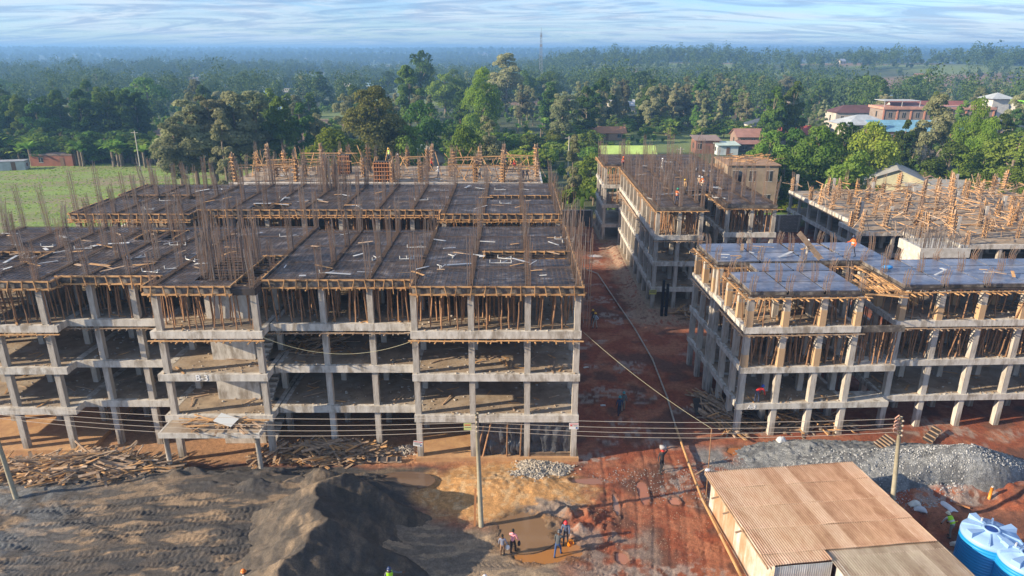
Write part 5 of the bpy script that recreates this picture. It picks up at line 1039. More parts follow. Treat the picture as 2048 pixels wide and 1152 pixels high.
rf_ = random.Random(12)
for k in range(34):
    D_ = rf_.uniform(270, 900); x = rf_.uniform(-.7, .7) * D_; c_ = rf_.choice([((.60, .62, .62), 'pale sheet'), ((.42, .20, .13), 'rusty red'), ((.30, .45, .55), 'light blue'), ((.50, .46, .42), 'grey'), ((.65, .66, .68), 'bright metal')]); w_ = rf_.uniform(8, 16); D_ = float(D_)
    z_ = 'left' if x < -.25 * D_ else 'centre' if x < .2 * D_ else 'right'; L_ = '%s %s roofed farmhouse among the far woods, %s part' % ('nearer' if D_ < 480 else 'distant', c_[1], z_)
    hh_ = house('farmhouse', L_, 'house', x, D_, rf_.uniform(-30, 30), w_, w_ * .55, 3.2, 2.2, (.55, .48, .4), c_[0], 'gable', 2, z=0); hh_['group'] = L_
def block_wall(name, label, pts, h, c, seg=3.0, hs=None):
    t = thing(name, label, 'wall', (0, 0, 0)); m = bpy.data.materials.new('block_' + name); m.use_nodes = True; nt = m.node_tree; b = nt.nodes['Principled BSDF']; b.inputs['Roughness'].default_value = .95
    tcn = N(nt, 'ShaderNodeTexCoord'); mp = N(nt, 'ShaderNodeMapping'); mp.inputs['Rotation'].default_value = (R(-90), 0, 0); br = N(nt, 'ShaderNodeTexBrick'); br.inputs['Scale'].default_value = 1; br.inputs['Brick Width'].default_value = .42; br.inputs['Row Height'].default_value = .22; br.inputs['Mortar Size'].default_value = .02
    br.inputs['Color1'].default_value = (*c, 1); br.inputs['Color2'].default_value = (*[q_ * .7 for q_ in c], 1); br.inputs['Mortar'].default_value = (*[q_ * .5 for q_ in c], 1); nt.links.new(tcn.outputs['Object'], mp.inputs[0]); nt.links.new(mp.outputs[0], br.inputs[0]); nt.links.new(br.outputs[0], b.inputs['Base Color'])
    for i in range(len(pts) - 1):
        a = Vector((*pts[i], 0)); b_ = Vector((*pts[i + 1], 0)); L = (b_ - a).length; q = MB(); q.box(0, L, -.1, .1, -.3, h); o = q.build('wall_panel', [m], t, loc=a); o.rotation_euler = (0, 0, math.atan2(b_.y - a.y, b_.x - a.x)); q = MB(); q.box(-.02, L, -.14, .14, h, h + .08); q.build('coping', [M['conc']], o); k = 0.0
        while k <= L: q = MB(); q.box(k - .13, k + .13, -.17, .17, -.3, h + .04); q.build('pillar', [M['conc']], o); k += seg
block_wall('boundary_wall', 'dark block boundary wall at the far end of the red road', [(3.5, 107), (12.5, 107.2)], 2.6, (.17, .16, .15))
block_wall('boundary_wall', 'grey block wall between the middle block and the right rear block', [(28.5, 103.5), (43.8, 103.8)], 2.6, (.30, .26, .22))
block_wall('boundary_wall', 'stone wall with pillars behind the green tree right of the middle block', [(57, 143), (71, 142)], 2.0, (.34, .24, .18))
dw = [at(1935, 408), at(2060, 470)]
block_wall('boundary_wall', 'pale diagonal wall running out of the photo on the right', [(80.5, 122), (76, 101), (73, 82)], 2.6, (.48, .43, .36))
def black_tank(label, u, v, z, r_, h): p = at(u, v, z); q = MB(); q.lathe([(r_ * .96, 0), (r_, .05), (r_, h * .7), (r_ * .9, h * .85), (r_ * .35, h), (r_ * .3, h + .06), (.01, h + .08)], 20); simple('black_water_tank', label, 'water tank', q, [solid('black_plastic', (.02, .022, .025), .35)], (p.x, p.y, z), smooth=True)
black_tank('black water tank standing under the tree right of the middle block', 1598, 396, 0, 1.25, 2.0); black_tank('black water tank on a timber stand beside the grey roofed house', 1738, 343, 3.5, 1.2, 2.3); black_tank('small black water tank on the edge of the middle block deck', 1478, 362, 8.5, .8, 1.3)
# lattice mast on the skyline
mp_ = atY(1082, 100, 640); t = thing('lattice_mast', 'tall lattice radio mast on the skyline', 'mast', (mp_.x, 640, Hz(mp_.x, 640))); q = MB(); Hm = 39.5 - Hz(mp_.x, 640)
for sx, sy in ((-1, -1), (1, -1), (1, 1), (-1, 1)): q.bar((sx * 1.6, sy * 1.6, 0), (sx * .5, sy * .5, Hm), .3, .3)
for k in range(16):
    z0, z1 = Hm * k / 16, Hm * (k + 1) / 16; w0, w1 = 1.6 - 1.1 * k / 16, 1.6 - 1.1 * (k + 1) / 16
    for s in (-1, 1): q.bar((-w0, s * w0, z0), (w1, s * w1, z1), .16, .16); q.bar((s * w0, -w0, z0), (s * w1, w1, z1), .16, .16); q.bar((w0, s * w0, z0), (-w1, s * w1, z1), .16, .16)
q.build('tower', [solid('mast_grey', (.25, .25, .27))], t); q = MB(); q.box(-1.1, 1.1, -1.1, 1.1, Hm * .75, Hm * .8); q.box(-.9, .9, -.9, .9, Hm * .92, Hm * .96); q.tube([(0, 0, Hm), (0, 0, Hm + 4)], .15, 6); q.build('antenna', [solid('mast_grey', (.25, .25, .27))], t)
for i, (u, v, D_, h_) in enumerate(((265, 245, 160, 9), (1138, 250, 150, 9), (962, 0, 0, 0), (1362, 278, 140, 8))):
    if not D_: continue
    p = atY(u, v, D_); t = thing('utility_pole', ('slender pole standing beyond the left field', 'slender pole among the trees behind the road', '', 'slender pole behind the green roofed house')[i], 'pole', (p.x, D_, 0)); q = MB(); q.tube([(0, 0, -.3), (.1, 0, h_)], [.14, .1], 6); q.build('pole', [solid('pale_pole2', (.5, .46, .4))], t); q = MB(); q.bar((-.8, 0, h_ - .4), (.8, 0, h_ - .4), .1, .1); q.build('crossarm', [solid('pale_pole2', (.5, .46, .4))], t)
# ------------------------------------------------------------------ vegetation
def leaf_mat(name, c1, c2, tr=.35):
    m = bpy.data.materials.new(name); m.use_nodes = True; t = m.node_tree; t.nodes.clear(); out = N(t, 'ShaderNodeOutputMaterial')
    oi = N(t, 'ShaderNodeObjectInfo'); g_ = N(t, 'ShaderNodeNewGeometry'); n = N(t, 'ShaderNodeTexNoise'); n.inputs['Scale'].default_value = .35; n.inputs['Detail'].default_value = 4; t.links.new(g_.outputs['Position'], n.inputs[0])
    mx = N(t, 'ShaderNodeMix', data_type='RGBA'); t.links.new(ramp(t, n.outputs[0], [(.35, 0.), (.65, 1.)]), mx.inputs[0]); mx.inputs[6].default_value = (*c1, 1); mx.inputs[7].default_value = (*c2, 1)
    hs = N(t, 'ShaderNodeHueSaturation'); mr = N(t, 'ShaderNodeMapRange'); mr.inputs[3].default_value = .65; mr.inputs[4].default_value = 1.4; t.links.new(oi.outputs['Random'], mr.inputs[0]); t.links.new(mr.outputs[0], hs.inputs['Value']); t.links.new(mx.outputs[2], hs.inputs['Color'])
    m2 = N(t, 'ShaderNodeMath', operation='MULTIPLY_ADD'); fr_ = N(t, 'ShaderNodeMath', operation='FRACT'); m3 = N(t, 'ShaderNodeMath', operation='MULTIPLY'); t.links.new(oi.outputs['Random'], m3.inputs[0]); m3.inputs[1].default_value = 7.3; t.links.new(m3.outputs[0], fr_.inputs[0]); t.links.new(fr_.outputs[0], m2.inputs[0]); m2.inputs[1].default_value = .045; m2.inputs[2].default_value = .482; t.links.new(m2.outputs[0], hs.inputs['Hue'])
    d = N(t, 'ShaderNodeBsdfDiffuse'); tl = N(t, 'ShaderNodeBsdfTranslucent'); ms = N(t, 'ShaderNodeMixShader'); ms.inputs[0].default_value = tr
    t.links.new(hs.outputs[0], d.inputs[0]); t.links.new(hs.outputs[0], tl.inputs[0]); t.links.new(d.outputs[0], ms.inputs[1]); t.links.new(tl.outputs[0], ms.inputs[2]); t.links.new(ms.outputs[0], out.inputs[0]); return m
LM = {'grey': leaf_mat('grey_green_leaves', (.23, .25, .125), (.34, .34, .19), .5), 'dark': leaf_mat('dark_green_leaves', (.065, .12, .028), (.11, .17, .04)), 'mid': leaf_mat('mid_green_leaves', (.11, .18, .035), (.18, .25, .05)), 'bright': leaf_mat('bright_green_leaves', (.19, .27, .04), (.28, .34, .06), .45), 'olive': leaf_mat('olive_leaves', (.19, .20, .06), (.27, .26, .085)), 'wood': leaf_mat('woodland_leaves', (.045, .08, .028), (.105, .135, .05), .3), 'banana': leaf_mat('banana_leaves', (.15, .26, .035), (.24, .33, .07), .5)}
def crown(seed, prof, n, size, clumps, squash=.8):
    """leaf quads spread over the shells of many clumps. prof: list of (height, radius) of the whole crown"""
    g_ = np.random.default_rng(seed); hs_, rs_ = np.array([p_[0] for p_ in prof]), np.array([p_[1] for p_ in prof]); C, CR = [], []
    for k in range(clumps):
        h = g_.uniform(hs_[0], hs_[-1]); rr = np.interp(h, hs_, rs_); a = g_.uniform(0, 6.283); q = np.sqrt(g_.random()) * .82
        C.append((rr * q * np.cos(a), rr * q * np.sin(a), h)); CR.append(max(.24 * rs_.max(), rr * .40) * g_.uniform(.6, 1.15))
    C = np.array(C); CR = np.array(CR); w = CR ** 2; k = g_.choice(clumps, n, p=w / w.sum()); d = g_.normal(size=(n, 3)); d /= np.linalg.norm(d, axis=1)[:, None]; d[:, 2] = np.where(d[:, 2] < -.35, -d[:, 2], d[:, 2])
    rad = CR[k] * (.72 + .38 * g_.random(n) ** .6) ; P = C[k] + d * rad[:, None] * np.array((1, 1, squash))
    nrm = d + .45 * g_.normal(size=(n, 3)); nrm /= np.linalg.norm(nrm, axis=1)[:, None]; t1 = np.cross(nrm, g_.normal(size=(n, 3))); t1 /= np.linalg.norm(t1, axis=1)[:, None]; t2 = np.cross(nrm, t1); s_ = size * g_.uniform(.55, 1.25, n)[:, None]
    V = np.stack([P - t1 * s_ - t2 * s_ * .5, P + t1 * s_ * .3 - t2 * s_ * .6, P + t1 * s_ + t2 * s_ * .4, P - t1 * s_ * .2 + t2 * s_ * .7], 1).reshape(-1, 3); mb = MB(); mb.add(V, np.arange(4 * n).reshape(-1, 4)); return mb, C
def trunk_mb(seed, h, r0, C, limbs=7, lean=.3):
    r = random.Random(seed); mb = MB(); lx, ly = r.uniform(-lean, lean), r.uniform(-lean, lean); mb.tube([(0, 0, -.5), (lx * .3, ly * .3, h * .35), (lx, ly, h * .85)], [r0 * 1.15, r0 * .8, r0 * .25], 7)
    for k in range(min(limbs, len(C))):
        c = C[k]; z = min(c[2] * .7, h * .75); f = z / (h * .85); mb.tube([(lx * f, ly * f, z), ((lx * f + c[0]) * .55, (ly * f + c[1]) * .55, (z + c[2]) / 2 + .2), tuple(c)], [r0 * .4, r0 * .25, r0 * .08], 5)
    return mb
BARK = solid('bark', (.16, .12, .085), .95, c2=(.27, .22, .17), scale=2)
KIND = {}
def kind(key, leaf, prof, n, size, clumps, h, r0, nv=2):
    vs = []
    for i in range(nv): mb, C = crown(hash(key) % 1000 * 0 + len(KIND) * 31 + i * 7 + 3, prof, n, size, clumps); vs.append((mb.mesh('crown', LM[leaf]), trunk_mb(i + len(KIND) * 5, h, r0, C).mesh('trunk', BARK)))
    KIND[key] = (vs, h)
tall = [(3.4, 2.4), (6, 3.8), (10, 4.3), (14, 3.6), (16.5, 2.2), (18, .9)]; col = [(2.5, 1.7), (6, 2.7), (11, 2.9), (15, 2.0), (18, .6)]; rnd_ = [(2.2, 3.2), (4.5, 4.6), (7, 4.8), (9.3, 3.4), (10.8, 1.2)]; big = [(3.0, 4.5), (6, 6.6), (10, 6.9), (13.5, 5.4), (16, 3.2), (17.5, 1.2)]; low = [(.6, 1.6), (1.6, 2.0), (2.8, 1.7), (3.6, .7)]
kind('grey_tall', 'grey', tall, 9500, .28, 46, 18, .33, 3); kind('grey_col', 'grey', col, 6500, .28, 36, 18, .26); kind('dark_tall', 'dark', tall, 7500, .32, 42, 18, .33, 3); kind('mid_tall', 'mid', tall, 7500, .32, 42, 18, .33); kind('big_olive', 'olive', big, 15000, .25, 60, 17.5, .6, 1)
kind('mid_round', 'mid', rnd_, 5500, .23, 34, 11, .3, 3); kind('dark_round', 'dark', rnd_, 5000, .25, 32, 11, .3); kind('bright_round', 'bright', rnd_, 5500, .22, 34, 11, .3, 2); kind('bright_big', 'bright', big, 12000, .26, 46, 17.5, .5, 1); kind('bush', 'mid', low, 1500, .16, 14, 3.6, .1, 2); kind('bright_bush', 'bright', low, 1500, .16, 14, 3.6, .1, 1); kind('dark_bush', 'dark', low, 1500, .17, 14, 3.6, .1, 1)
def tree(key, x, y, h, label, w=1.0, group=None, name=None, z=None, cat='tree'):
    vs, H0 = KIND[key]; cr, tr = random.choice(vs); s_ = h / H0; b = 'bush' in key
    t = thing(name or ('bush' if b else 'tree'), label, 'bush' if b else cat, (x, y, (Hz(x, y) if z is None else z)), U(0, 6.28), group); t.scale = (s_ * w, s_ * w, s_); put('crown', cr, t); put('trunk', tr, t); return t
def T(key, u, vtop, D, label, w=1.0, **k): p = atY(u, vtop, D); return tree(key, p.x, D, p.z - (Hz(p.x, D)), label, w, **k)
# trees one can tell apart
T('grey_tall', 372, 206, 138, 'grey green tree at the left end of the row behind the second left block', 1.35); T('grey_tall', 410, 186, 141, 'tallest grey green tree, second from the left in the row by the field', 1.3)
T('grey_tall', 462, 192, 143, 'grey green tree third from the left in the row behind the second left block', 1.3); T('grey_tall', 345, 238, 134, 'lower grey green tree at the field edge in front of its taller neighbours', 1.3); T('grey_tall', 505, 190, 150, 'grey green tree fourth from the left in the row behind the second left block', 1.25)
T('mid_tall', 555, 198, 148, 'narrower green tree fifth in the row behind the second left block', .9); T('dark_tall', 597, 212, 156, 'dark green tree next to the last in the row left of the big round tree', .9); T('grey_tall', 628, 222, 160, 'grey tree closing the row left of the big round tree', .9); T('grey_col', 436, 220, 128, 'slender grey tree nearest to the second left deck', 1.0)
T('big_olive', 748, 182, 142, 'big round olive green tree standing alone behind the second left block', 1.0); T('bright_round', 664, 262, 128, 'yellow green round tree left of the big olive tree', 1.1); T('dark_round', 845, 204, 175, 'dark round tree right of the big olive tree', .9); T('mid_round', 815, 258, 140, 'green tree in the shade right of the big olive tree', .9)
T('dark_tall', 815, 136, 235, 'tall dark tree rising above the woodland behind the big olive tree', 1.1); T('dark_round', 838, 105, 330, 'broad headed dark tree standing out on the skyline left of centre', .8); T('grey_tall', 1012, 112, 300, 'broad dark tree on the skyline in the centre', 1.4)
T('bright_big', 965, 146, 205, 'bright green broad tree in the centre behind the farthest left block', .75); T('grey_tall', 1128, 180, 203, 'dense grey green tree behind the road end, left one of the pair', 1.25); T('dark_tall', 1175, 178, 216, 'dark tree behind the far end of the red road, right one of the pair', 1.15); T('grey_tall', 975, 238, 138, 'pale grey green tree behind the farthest left block', .9); T('mid_round', 925, 258, 130, 'light green tree behind the roof of the cream house', .75)
T('mid_round', 1182, 312, 128, 'round green tree standing above the palm at the end of the red road', .95); T('grey_col', 1148, 272, 118, 'thin pale tree behind the end of the red road', .8)
T('mid_tall', 1552, 178, 200, 'tall light green tree, left one of the twin pair above the red roof', .95); T('mid_tall', 1592, 168, 203, 'tall light green tree, right one of the twin pair above the red roof', .95)
T('mid_round', 1572, 312, 122, 'bright leaved tree between the unfinished house and the black tank', 1.1); T('mid_round', 1545, 268, 140, 'grey green tree in front of the striped roofed house', 1.0); T('dark_round', 1588, 262, 140, 'darker tree right of the one before the striped roofed house', .8); T('mid_round', 1640, 262, 128, 'dark green tree behind the stone wall with pillars', .9); T('dark_round', 1695, 248, 140, 'dense dark tree in front of the pale roofed house', .9)
T('mid_round', 1712, 312, 112, 'low broad dark green tree beside the grey roofed house', 1.0); T('bright_round', 1752, 248, 132, 'yellow green tree behind the grey roofed house', .9); T('dark_tall', 1815, 245, 150, 'dark slender tree in front of the blue roofed wing', .8); T('grey_tall', 1880, 196, 150, 'tall brownish grey tree right of the blue roofed wing', 1.0); T('dark_round', 1905, 290, 128, 'dark rounded tree in front of the blue roofed wing', 1.2)
T('bright_big', 1962, 208, 142, 'large bright yellow green tree at the right, its crown in two storeys', .62); T('bright_big', 1985, 245, 134, 'bright green tree leaning forward in front of the large yellow green one', .70); T('mid_round', 2040, 272, 125, 'green tree cut by the right edge of the photo', 1.3); T('dark_tall', 2010, 232, 160, 'dark tree behind the large yellow green tree', 1.1); T('bright_round', 2030, 340, 118, 'low bright green tree above the diagonal wall at the right edge', 1.3); T('mid_round', 1975, 350, 118, 'green tree behind the diagonal wall', 1.1)
T('bright_round', 2000, 380, 108, 'low yellow green bush like tree just behind the diagonal wall', .9)
T('mid_tall', 195, 178, 215, 'dark crowned tree standing tallest above the left plantation', 1.0)
# dead tree
def branch(mb, p, d, L, r0, depth, r):
    e = p + d * L; mid = p + d * L * .5 + Vector((r.uniform(-.1, .1), r.uniform(-.1, .1), r.uniform(-.05, .1))) * L; mb.tube([tuple(p), tuple(mid), tuple(e)], [r0, r0 * .8, r0 * .6], 5)
    if depth:
        for k in range(3): branch(mb, e, (d + Vector((r.uniform(-.8, .8), r.uniform(-.6, .6), r.uniform(-.15, .5)))).normalized(), L * r.uniform(.6, .8), r0 * .58, depth - 1, r)
p = at(1838, 400, 0); t = thing('dead_tree', 'bare leafless tree with pale twisted branches in front of the grey roofed house', 'tree', (at(1835, 385).x, at(1835, 385).y, 0)); q = MB(); rr = random.Random(4); branch(q, Vector((0, 0, 0)), Vector((.05, 0, 1)), 3.2, .2, 0, rr); q.build('trunk', [solid('pale_bark', (.38, .33, .28))], t); q = MB()
for k in range(4): branch(q, Vector((.1, 0, 2.9)), Vector((rr.uniform(-.7, .9), rr.uniform(-.5, .5), .9)).normalized(), 2.4, .12, 4, rr)
q.build('branch', [solid('pale_bark', (.38, .33, .28))], t)
# banana plants and palms
def frond_mb(seed, n, L, w, up, droop, stem):
    r = random.Random(seed); mb = MB(); mb.tube([(0, 0, -.2), (0, 0, stem)], [.16, .12], 7, mat=1)
    for k in range(n):
        a = k * 2.4 + r.uniform(-.3, .3); e = up * r.uniform(.6, 1.3); l = L * r.uniform(.7, 1.1); pts = []
        for i in range(7): f = i / 6; pts.append((math.cos(a) * l * f * math.cos(e) * (1 - .1 * f), math.sin(a) * l * f * math.cos(e) * (1 - .1 * f), stem + l * f * math.sin(e) - droop * l * f * f))
        V = []; sx, sy = -math.sin(a), math.cos(a)
        for i, p_ in enumerate(pts): ww = w * math.sin(math.pi * min(.97, .08 + i / 6.6)) ** .6; V += [(p_[0] - sx * ww, p_[1] - sy * ww, p_[2] - .12 * ww + r.uniform(-.03, .03)), p_, (p_[0] + sx * ww, p_[1] + sy * ww, p_[2] - .12 * ww)]
        mb.add(V, [q_ for i in range(6) for q_ in ((3 * i, 3 * i + 1, 3 * i + 4, 3 * i + 3), (3 * i + 1, 3 * i + 2, 3 * i + 5, 3 * i + 4))])
    return mb
BAN = [frond_mb(i, 9, 2.3, .27, 1.0, .55, 1.7).mesh('banana_plant', [LM['banana'], BARK]) for i in range(3)]; PALM = frond_mb(9, 26, 4.2, .16, .9, .75, 1.5).mesh('palm', [LM['mid'], BARK]); PALM2 = frond_mb(10, 20, 3.4, .2, 1.1, .6, 1.0).mesh('palm', [LM['bright'], BARK])
def banana(u, v, label, group, n=1, su=10, sv=4, s=1.0, D=None):
    for k in range(n): p = at(u + U(-su, su), v + U(-sv, sv)); put('banana_plant', random.choice(BAN), None, (p.x, p.y, Hz(p.x, p.y)), (0, 0, U(0, 6)), (s * U(.9, 1.4),) * 3, label=label, category='banana plant', group=group)
for (u, v, n) in ((25, 325, 6), (60, 327, 5), (165, 328, 6), (215, 328, 8), (262, 329, 9), (305, 330, 12), (325, 322, 8), (245, 322, 4)): banana(u, v, 'bright green banana plant in the thicket beyond the left field', 'banana plants beyond the left field', n, 24, 6, 1.7)
for (u, v, n) in ((1040, 290, 4), (1060, 270, 4), (1190, 400, 3), (1330, 268, 9), (1385, 258, 9), (1410, 262, 6)): banana(u, v, 'banana plant growing in the gardens behind the farthest blocks', 'banana plants in the gardens', n, 26, 6, 1.5)
for (u, v, n) in ((1915, 400, 6), (1945, 405, 6), (1985, 395, 6), (2025, 398, 6), (1600, 345, 3)): banana(u, v, 'broad leaved banana plant at the right behind the diagonal wall', 'banana plants at the right', n, 22, 8, 1.6)
put('palm', PALM, None, (12.0, 116, 0), (0, 0, 0), (1.7,) * 3, label='big spreading palm with arching fronds at the end of the red road', category='palm'); put('palm', PALM2, None, (8.8, 118, 0), (0, 0, 1), (1.6,) * 3, label='smaller palm left of the big palm at the end of the red road', category='palm'); put('palm', PALM2, None, (14.5, 123, 0), (0, 0, 2), (1.4,) * 3, label='upright palm behind the big palm', category='palm')
# rows and masses
LOOK = {'grey_tall': 'grey green', 'grey_col': 'slender grey', 'dark_tall': 'dark', 'mid_tall': 'fresh green', 'dark_round': 'round dark', 'mid_round': 'round green', 'bush': 'mid green', 'dark_bush': 'dark', 'bright_bush': 'light green'}
n_tree = 52; rt = random.Random(21)
def scatter_trees(n, ur, Dr, hr, kinds, label, group, w=(.8, 1.15)):
    for k in range(n):
        D_ = rt.uniform(*Dr); u = rt.uniform(*ur); x = (u - 1024) / FPX * D_ * .985; kk = rt.choice(kinds); hh_ = rt.uniform(*hr); L_ = LOOK[kk] + (' tall ' if hh_ > (hr[0] + hr[1]) / 2 else ' low ') + label + (', left part' if u < (ur[0] + ur[1]) / 2 else ', right part'); tree(kk, x, D_, hh_, L_, rt.uniform(*w), L_ + ' group')
scatter_trees(34, (-60, 330), (196, 240), (11.5, 16), ['dark_tall', 'dark_tall', 'mid_tall', 'dark_round'], 'tree in the plantation beyond the left field', 'trees of the left plantation')
scatter_trees(12, (300, 700), (180, 235), (11, 16), ['grey_tall', 'mid_tall', 'dark_tall'], 'tree in the wood behind the grey green row', 'trees behind the grey green row')
scatter_trees(30, (1020, 1500), (240, 275), (12, 16.5), ['grey_tall', 'grey_col', 'grey_col', 'grey_tall', 'dark_tall'], 'tree in the long row behind the gardens', 'row of slender trees behind the gardens')
scatter_trees(10, (650, 1000), (190, 250), (10, 14), ['grey_tall', 'mid_round', 'dark_tall', 'grey_col'], 'tree in the wood behind the farthest left block', 'trees behind the farthest left block')
scatter_trees(12, (1850, 2200), (165, 260), (10, 16), ['mid_tall', 'dark_tall', 'grey_tall'], 'tree in the wood at the far right', 'trees at the far right')
scatter_trees(8, (1380, 1780), (212, 262), (8, 13), ['mid_round', 'mid_tall', 'grey_col'], 'tree behind the red roofed houses', 'trees behind the red roofs')
placed = 0; tries = 0
while placed < 150 and tries < 4000:
    tries += 1; D_ = 250 + 290 * rt.random(); x = rt.uniform(-.85, .85) * D_; nn = float(fbm(np.array([x / 60]), np.array([D_ / 45]), 3, 201)[0])
    if nn < .47: continue
    kk = rt.choice(['grey_tall', 'grey_tall', 'dark_tall', 'mid_tall', 'mid_round', 'dark_round', 'grey_col']); uz = x / D_
    look = {'grey_tall': 'tall grey green', 'dark_tall': 'tall dark', 'mid_tall': 'tall fresh green', 'mid_round': 'round green', 'dark_round': 'round dark', 'grey_col': 'slender grey'}[kk]
    zone = 'beyond the left plantation' if uz < -.45 else 'behind the big round tree' if uz < -.1 else 'behind the end of the road' if uz < .2 else 'behind the slender row' if uz < .45 else 'behind the two storey building'
    dd = 'nearer' if D_ < 350 else 'farther' if D_ < 450 else 'distant'
    tree(kk, x, D_, rt.uniform(9, 17), '%s %s tree in the open woodland %s' % (dd, look, zone), rt.uniform(.85, 1.35), '%s %s trees %s' % (dd, look, zone)); placed += 1
def scatter_bush(n, ur, vr, kinds, label, group, h=(1.5, 3.5), w=(1, 1.8)):
    for k in range(n):
        u = rt.uniform(*ur); p = at(u, rt.uniform(*vr)); kk = rt.choice(kinds); hh_ = rt.uniform(*h); L_ = LOOK[kk] + (' tall ' if hh_ > sum(h) / 2 else ' low ') + label + (', left part' if u < sum(ur) / 2 else ', right part'); tree(kk, p.x, p.y, hh_, L_, rt.uniform(*w), L_ + ' group')
scatter_bush(70, (-40, 335), (300, 328), ['bush', 'dark_bush', 'dark_bush'], 'shrub in the thicket beyond the left field', 'shrubs beyond the left field', (3.5, 6.5))
scatter_bush(85, (640, 1200), (262, 345), ['bush', 'dark_bush', 'bright_bush'], 'garden shrub behind the farthest left block', 'garden shrubs behind the left blocks', (2.5, 5.5))
scatter_bush(60, (1200, 1560), (250, 278), ['bush', 'dark_bush', 'bright_bush'], 'garden shrub behind the middle block', 'garden shrubs behind the middle block', (2.5, 5))
scatter_bush(50, (1565, 1950), (270, 345), ['bush', 'dark_bush', 'bright_bush'], 'shrub among the houses at the right', 'shrubs among the right houses', (2.5, 5.5))
scatter_bush(40, (1930, 2090), (360, 400), ['bush', 'bright_bush'], 'shrub behind the diagonal wall', 'shrubs behind the diagonal wall', (2, 4.5))
scatter_bush(8, (1556, 1612), (405, 432), ['bright_bush'], 'shrub on the lawn beside the black tank', 'shrubs on the lawn', (1.2, 2))
scatter_bush(30, (330, 700), (290, 345), ['dark_bush', 'bush'], 'shrub under the grey green row', 'shrubs under the grey green row', (2, 5))
# far woodland: one mass
def okf(x, y):
    return ~((x < -38) & (y < 180)) & (y > 111) & ~((x > 28) & (x < 48) & (y < 132)) & ~((x > 55) & (x < 92) & (y < 140)) & ~((np.abs(x - 70) < 9) & (np.abs(y - 185) < 8)) & ~((x > 88) & (x < 175) & (y > 195) & (y < 260))
def far_mass(name, label, r0, r1, n, qn, size, seed, thr, hr, leaf, ang=.80):
    g_ = np.random.default_rng(seed); m = n * 5; rr = np.sqrt(g_.random(m) * (r1 ** 2 - r0 ** 2) + r0 ** 2); a = g_.uniform(-ang, ang, m); x = rr * np.sin(a); y = rr * np.cos(a); keep = (fbm(x / 110, y / 60, 4, 210) + .12 * (fbm(x / 25, y / 20, 2, 215) - .5) > thr) & okf(x, y); x = x[keep][:n]; y = y[keep][:n]; n = len(x); z = H(x, y); h = (hr[0] + (hr[1] - hr[0]) * g_.random(n) ** 1.9) * (.7 + .5 * fbm(x / 70, y / 70, 2, 220))
    # each tree: leaf quads over an egg shaped, lumpy crown
    d = g_.normal(size=(n, qn, 3)); d /= np.linalg.norm(d, axis=2)[..., None]; d[..., 2] = np.abs(d[..., 2]) * g_.choice((1, 1, -.8), (n, qn)); w = (h * g_.uniform(.26, .46, n))[:, None]; lump = .75 + .4 * g_.random((n, qn))
    K = 8; cc = g_.normal(size=(n, K, 3)); cc /= np.linalg.norm(cc, axis=2)[..., None]; cc *= g_.random((n, K, 1)) ** .4; ci = g_.integers(0, K, (n, qn)); cs = np.take_along_axis(cc, ci[..., None].repeat(3, 2), 1); cr_ = g_.uniform(.28, .5, (n, K)); rr_ = np.take_along_axis(cr_, ci, 1)[..., None] * (.75 + .3 * g_.random((n, qn, 1)))
    E_ = cs * .62 + d * rr_; P = np.stack([x[:, None] + E_[..., 0] * w, y[:, None] + E_[..., 1] * w, z[:, None] + h[:, None] * .56 + E_[..., 2] * h[:, None] * .46], -1).reshape(-1, 3); dd = d.reshape(-1, 3); k = len(P); nr = dd + .75 * g_.normal(size=(k, 3)); nr /= np.linalg.norm(nr, axis=1)[:, None]
    t1 = np.cross(nr, g_.normal(size=(k, 3))); t1 /= np.linalg.norm(t1, axis=1)[:, None]; t2 = np.cross(nr, t1); s_ = size * g_.uniform(.6, 1.2, k)[:, None] * (1 + np.hypot(P[:, 0], P[:, 1])[:, None] / r1 * .5)
    V = np.stack([P - t1 * s_ - t2 * s_ * .6, P + t1 * s_ * .4 - t2 * s_ * .7, P + t1 * s_ + t2 * s_ * .5, P - t1 * s_ * .3 + t2 * s_ * .8], 1).reshape(-1, 3); mb = MB(); mb.add(V, np.arange(4 * k).reshape(-1, 4)); mb.build(name, [leaf], label=label, category='woodland', kind='stuff')
far_mass('undergrowth', 'low shrubs and hedges covering the ground between the houses and the woods', 112, 380, 2600, 70, .33, 4, .40, (1.6, 4.2), LM['mid'])
far_mass('woodland', 'woodland with clearings spreading behind the site', 300, 1000, 4200, 230, .40, 1, .48, (6, 26), LM['wood'])
far_mass('far_woodland', 'bluish wooded hills fading into the morning haze', 900, 2300, 7500, 60, 1.0, 2, .47, (9, 24), LM['wood']); far_mass('skyline_woodland', 'farthest wooded ridges along the skyline', 2200, 5000, 11000, 14, 4.0, 3, .45, (12, 26), LM['wood'])
# tall grass along the field edge
g_ = np.random.default_rng(5); n = 26000; f = g_.random(n); P = np.stack([-43.8 - f * 0 + g_.normal(0, .8, n) - 2.0, 62 + f * 60, np.zeros(n)], 1); P[:, 0] -= (P[:, 1] - 62) * .0; hh = g_.uniform(.8, 1.9, n); a = g_.uniform(0, 6.28, n); w = .035; dx, dy = np.cos(a) * w, np.sin(a) * w; lx, ly = g_.normal(0, .3, n), g_.normal(0, .3, n)
V = np.stack([P + np.stack([-dx, -dy, 0 * dx - .05], 1), P + np.stack([dx, dy, 0 * dx - .05], 1), P + np.stack([lx + dx * .3, ly + dy * .3, hh], 1), P + np.stack([lx - dx * .3, ly - dy * .3, hh], 1)], 1).reshape(-1, 3); mb = MB(); mb.add(V, np.arange(4 * n).reshape(-1, 4)); mb.build('tall_grass', [LM['banana']], label='strip of tall bright grass between the field and the left blocks', category='grass', kind='stuff')
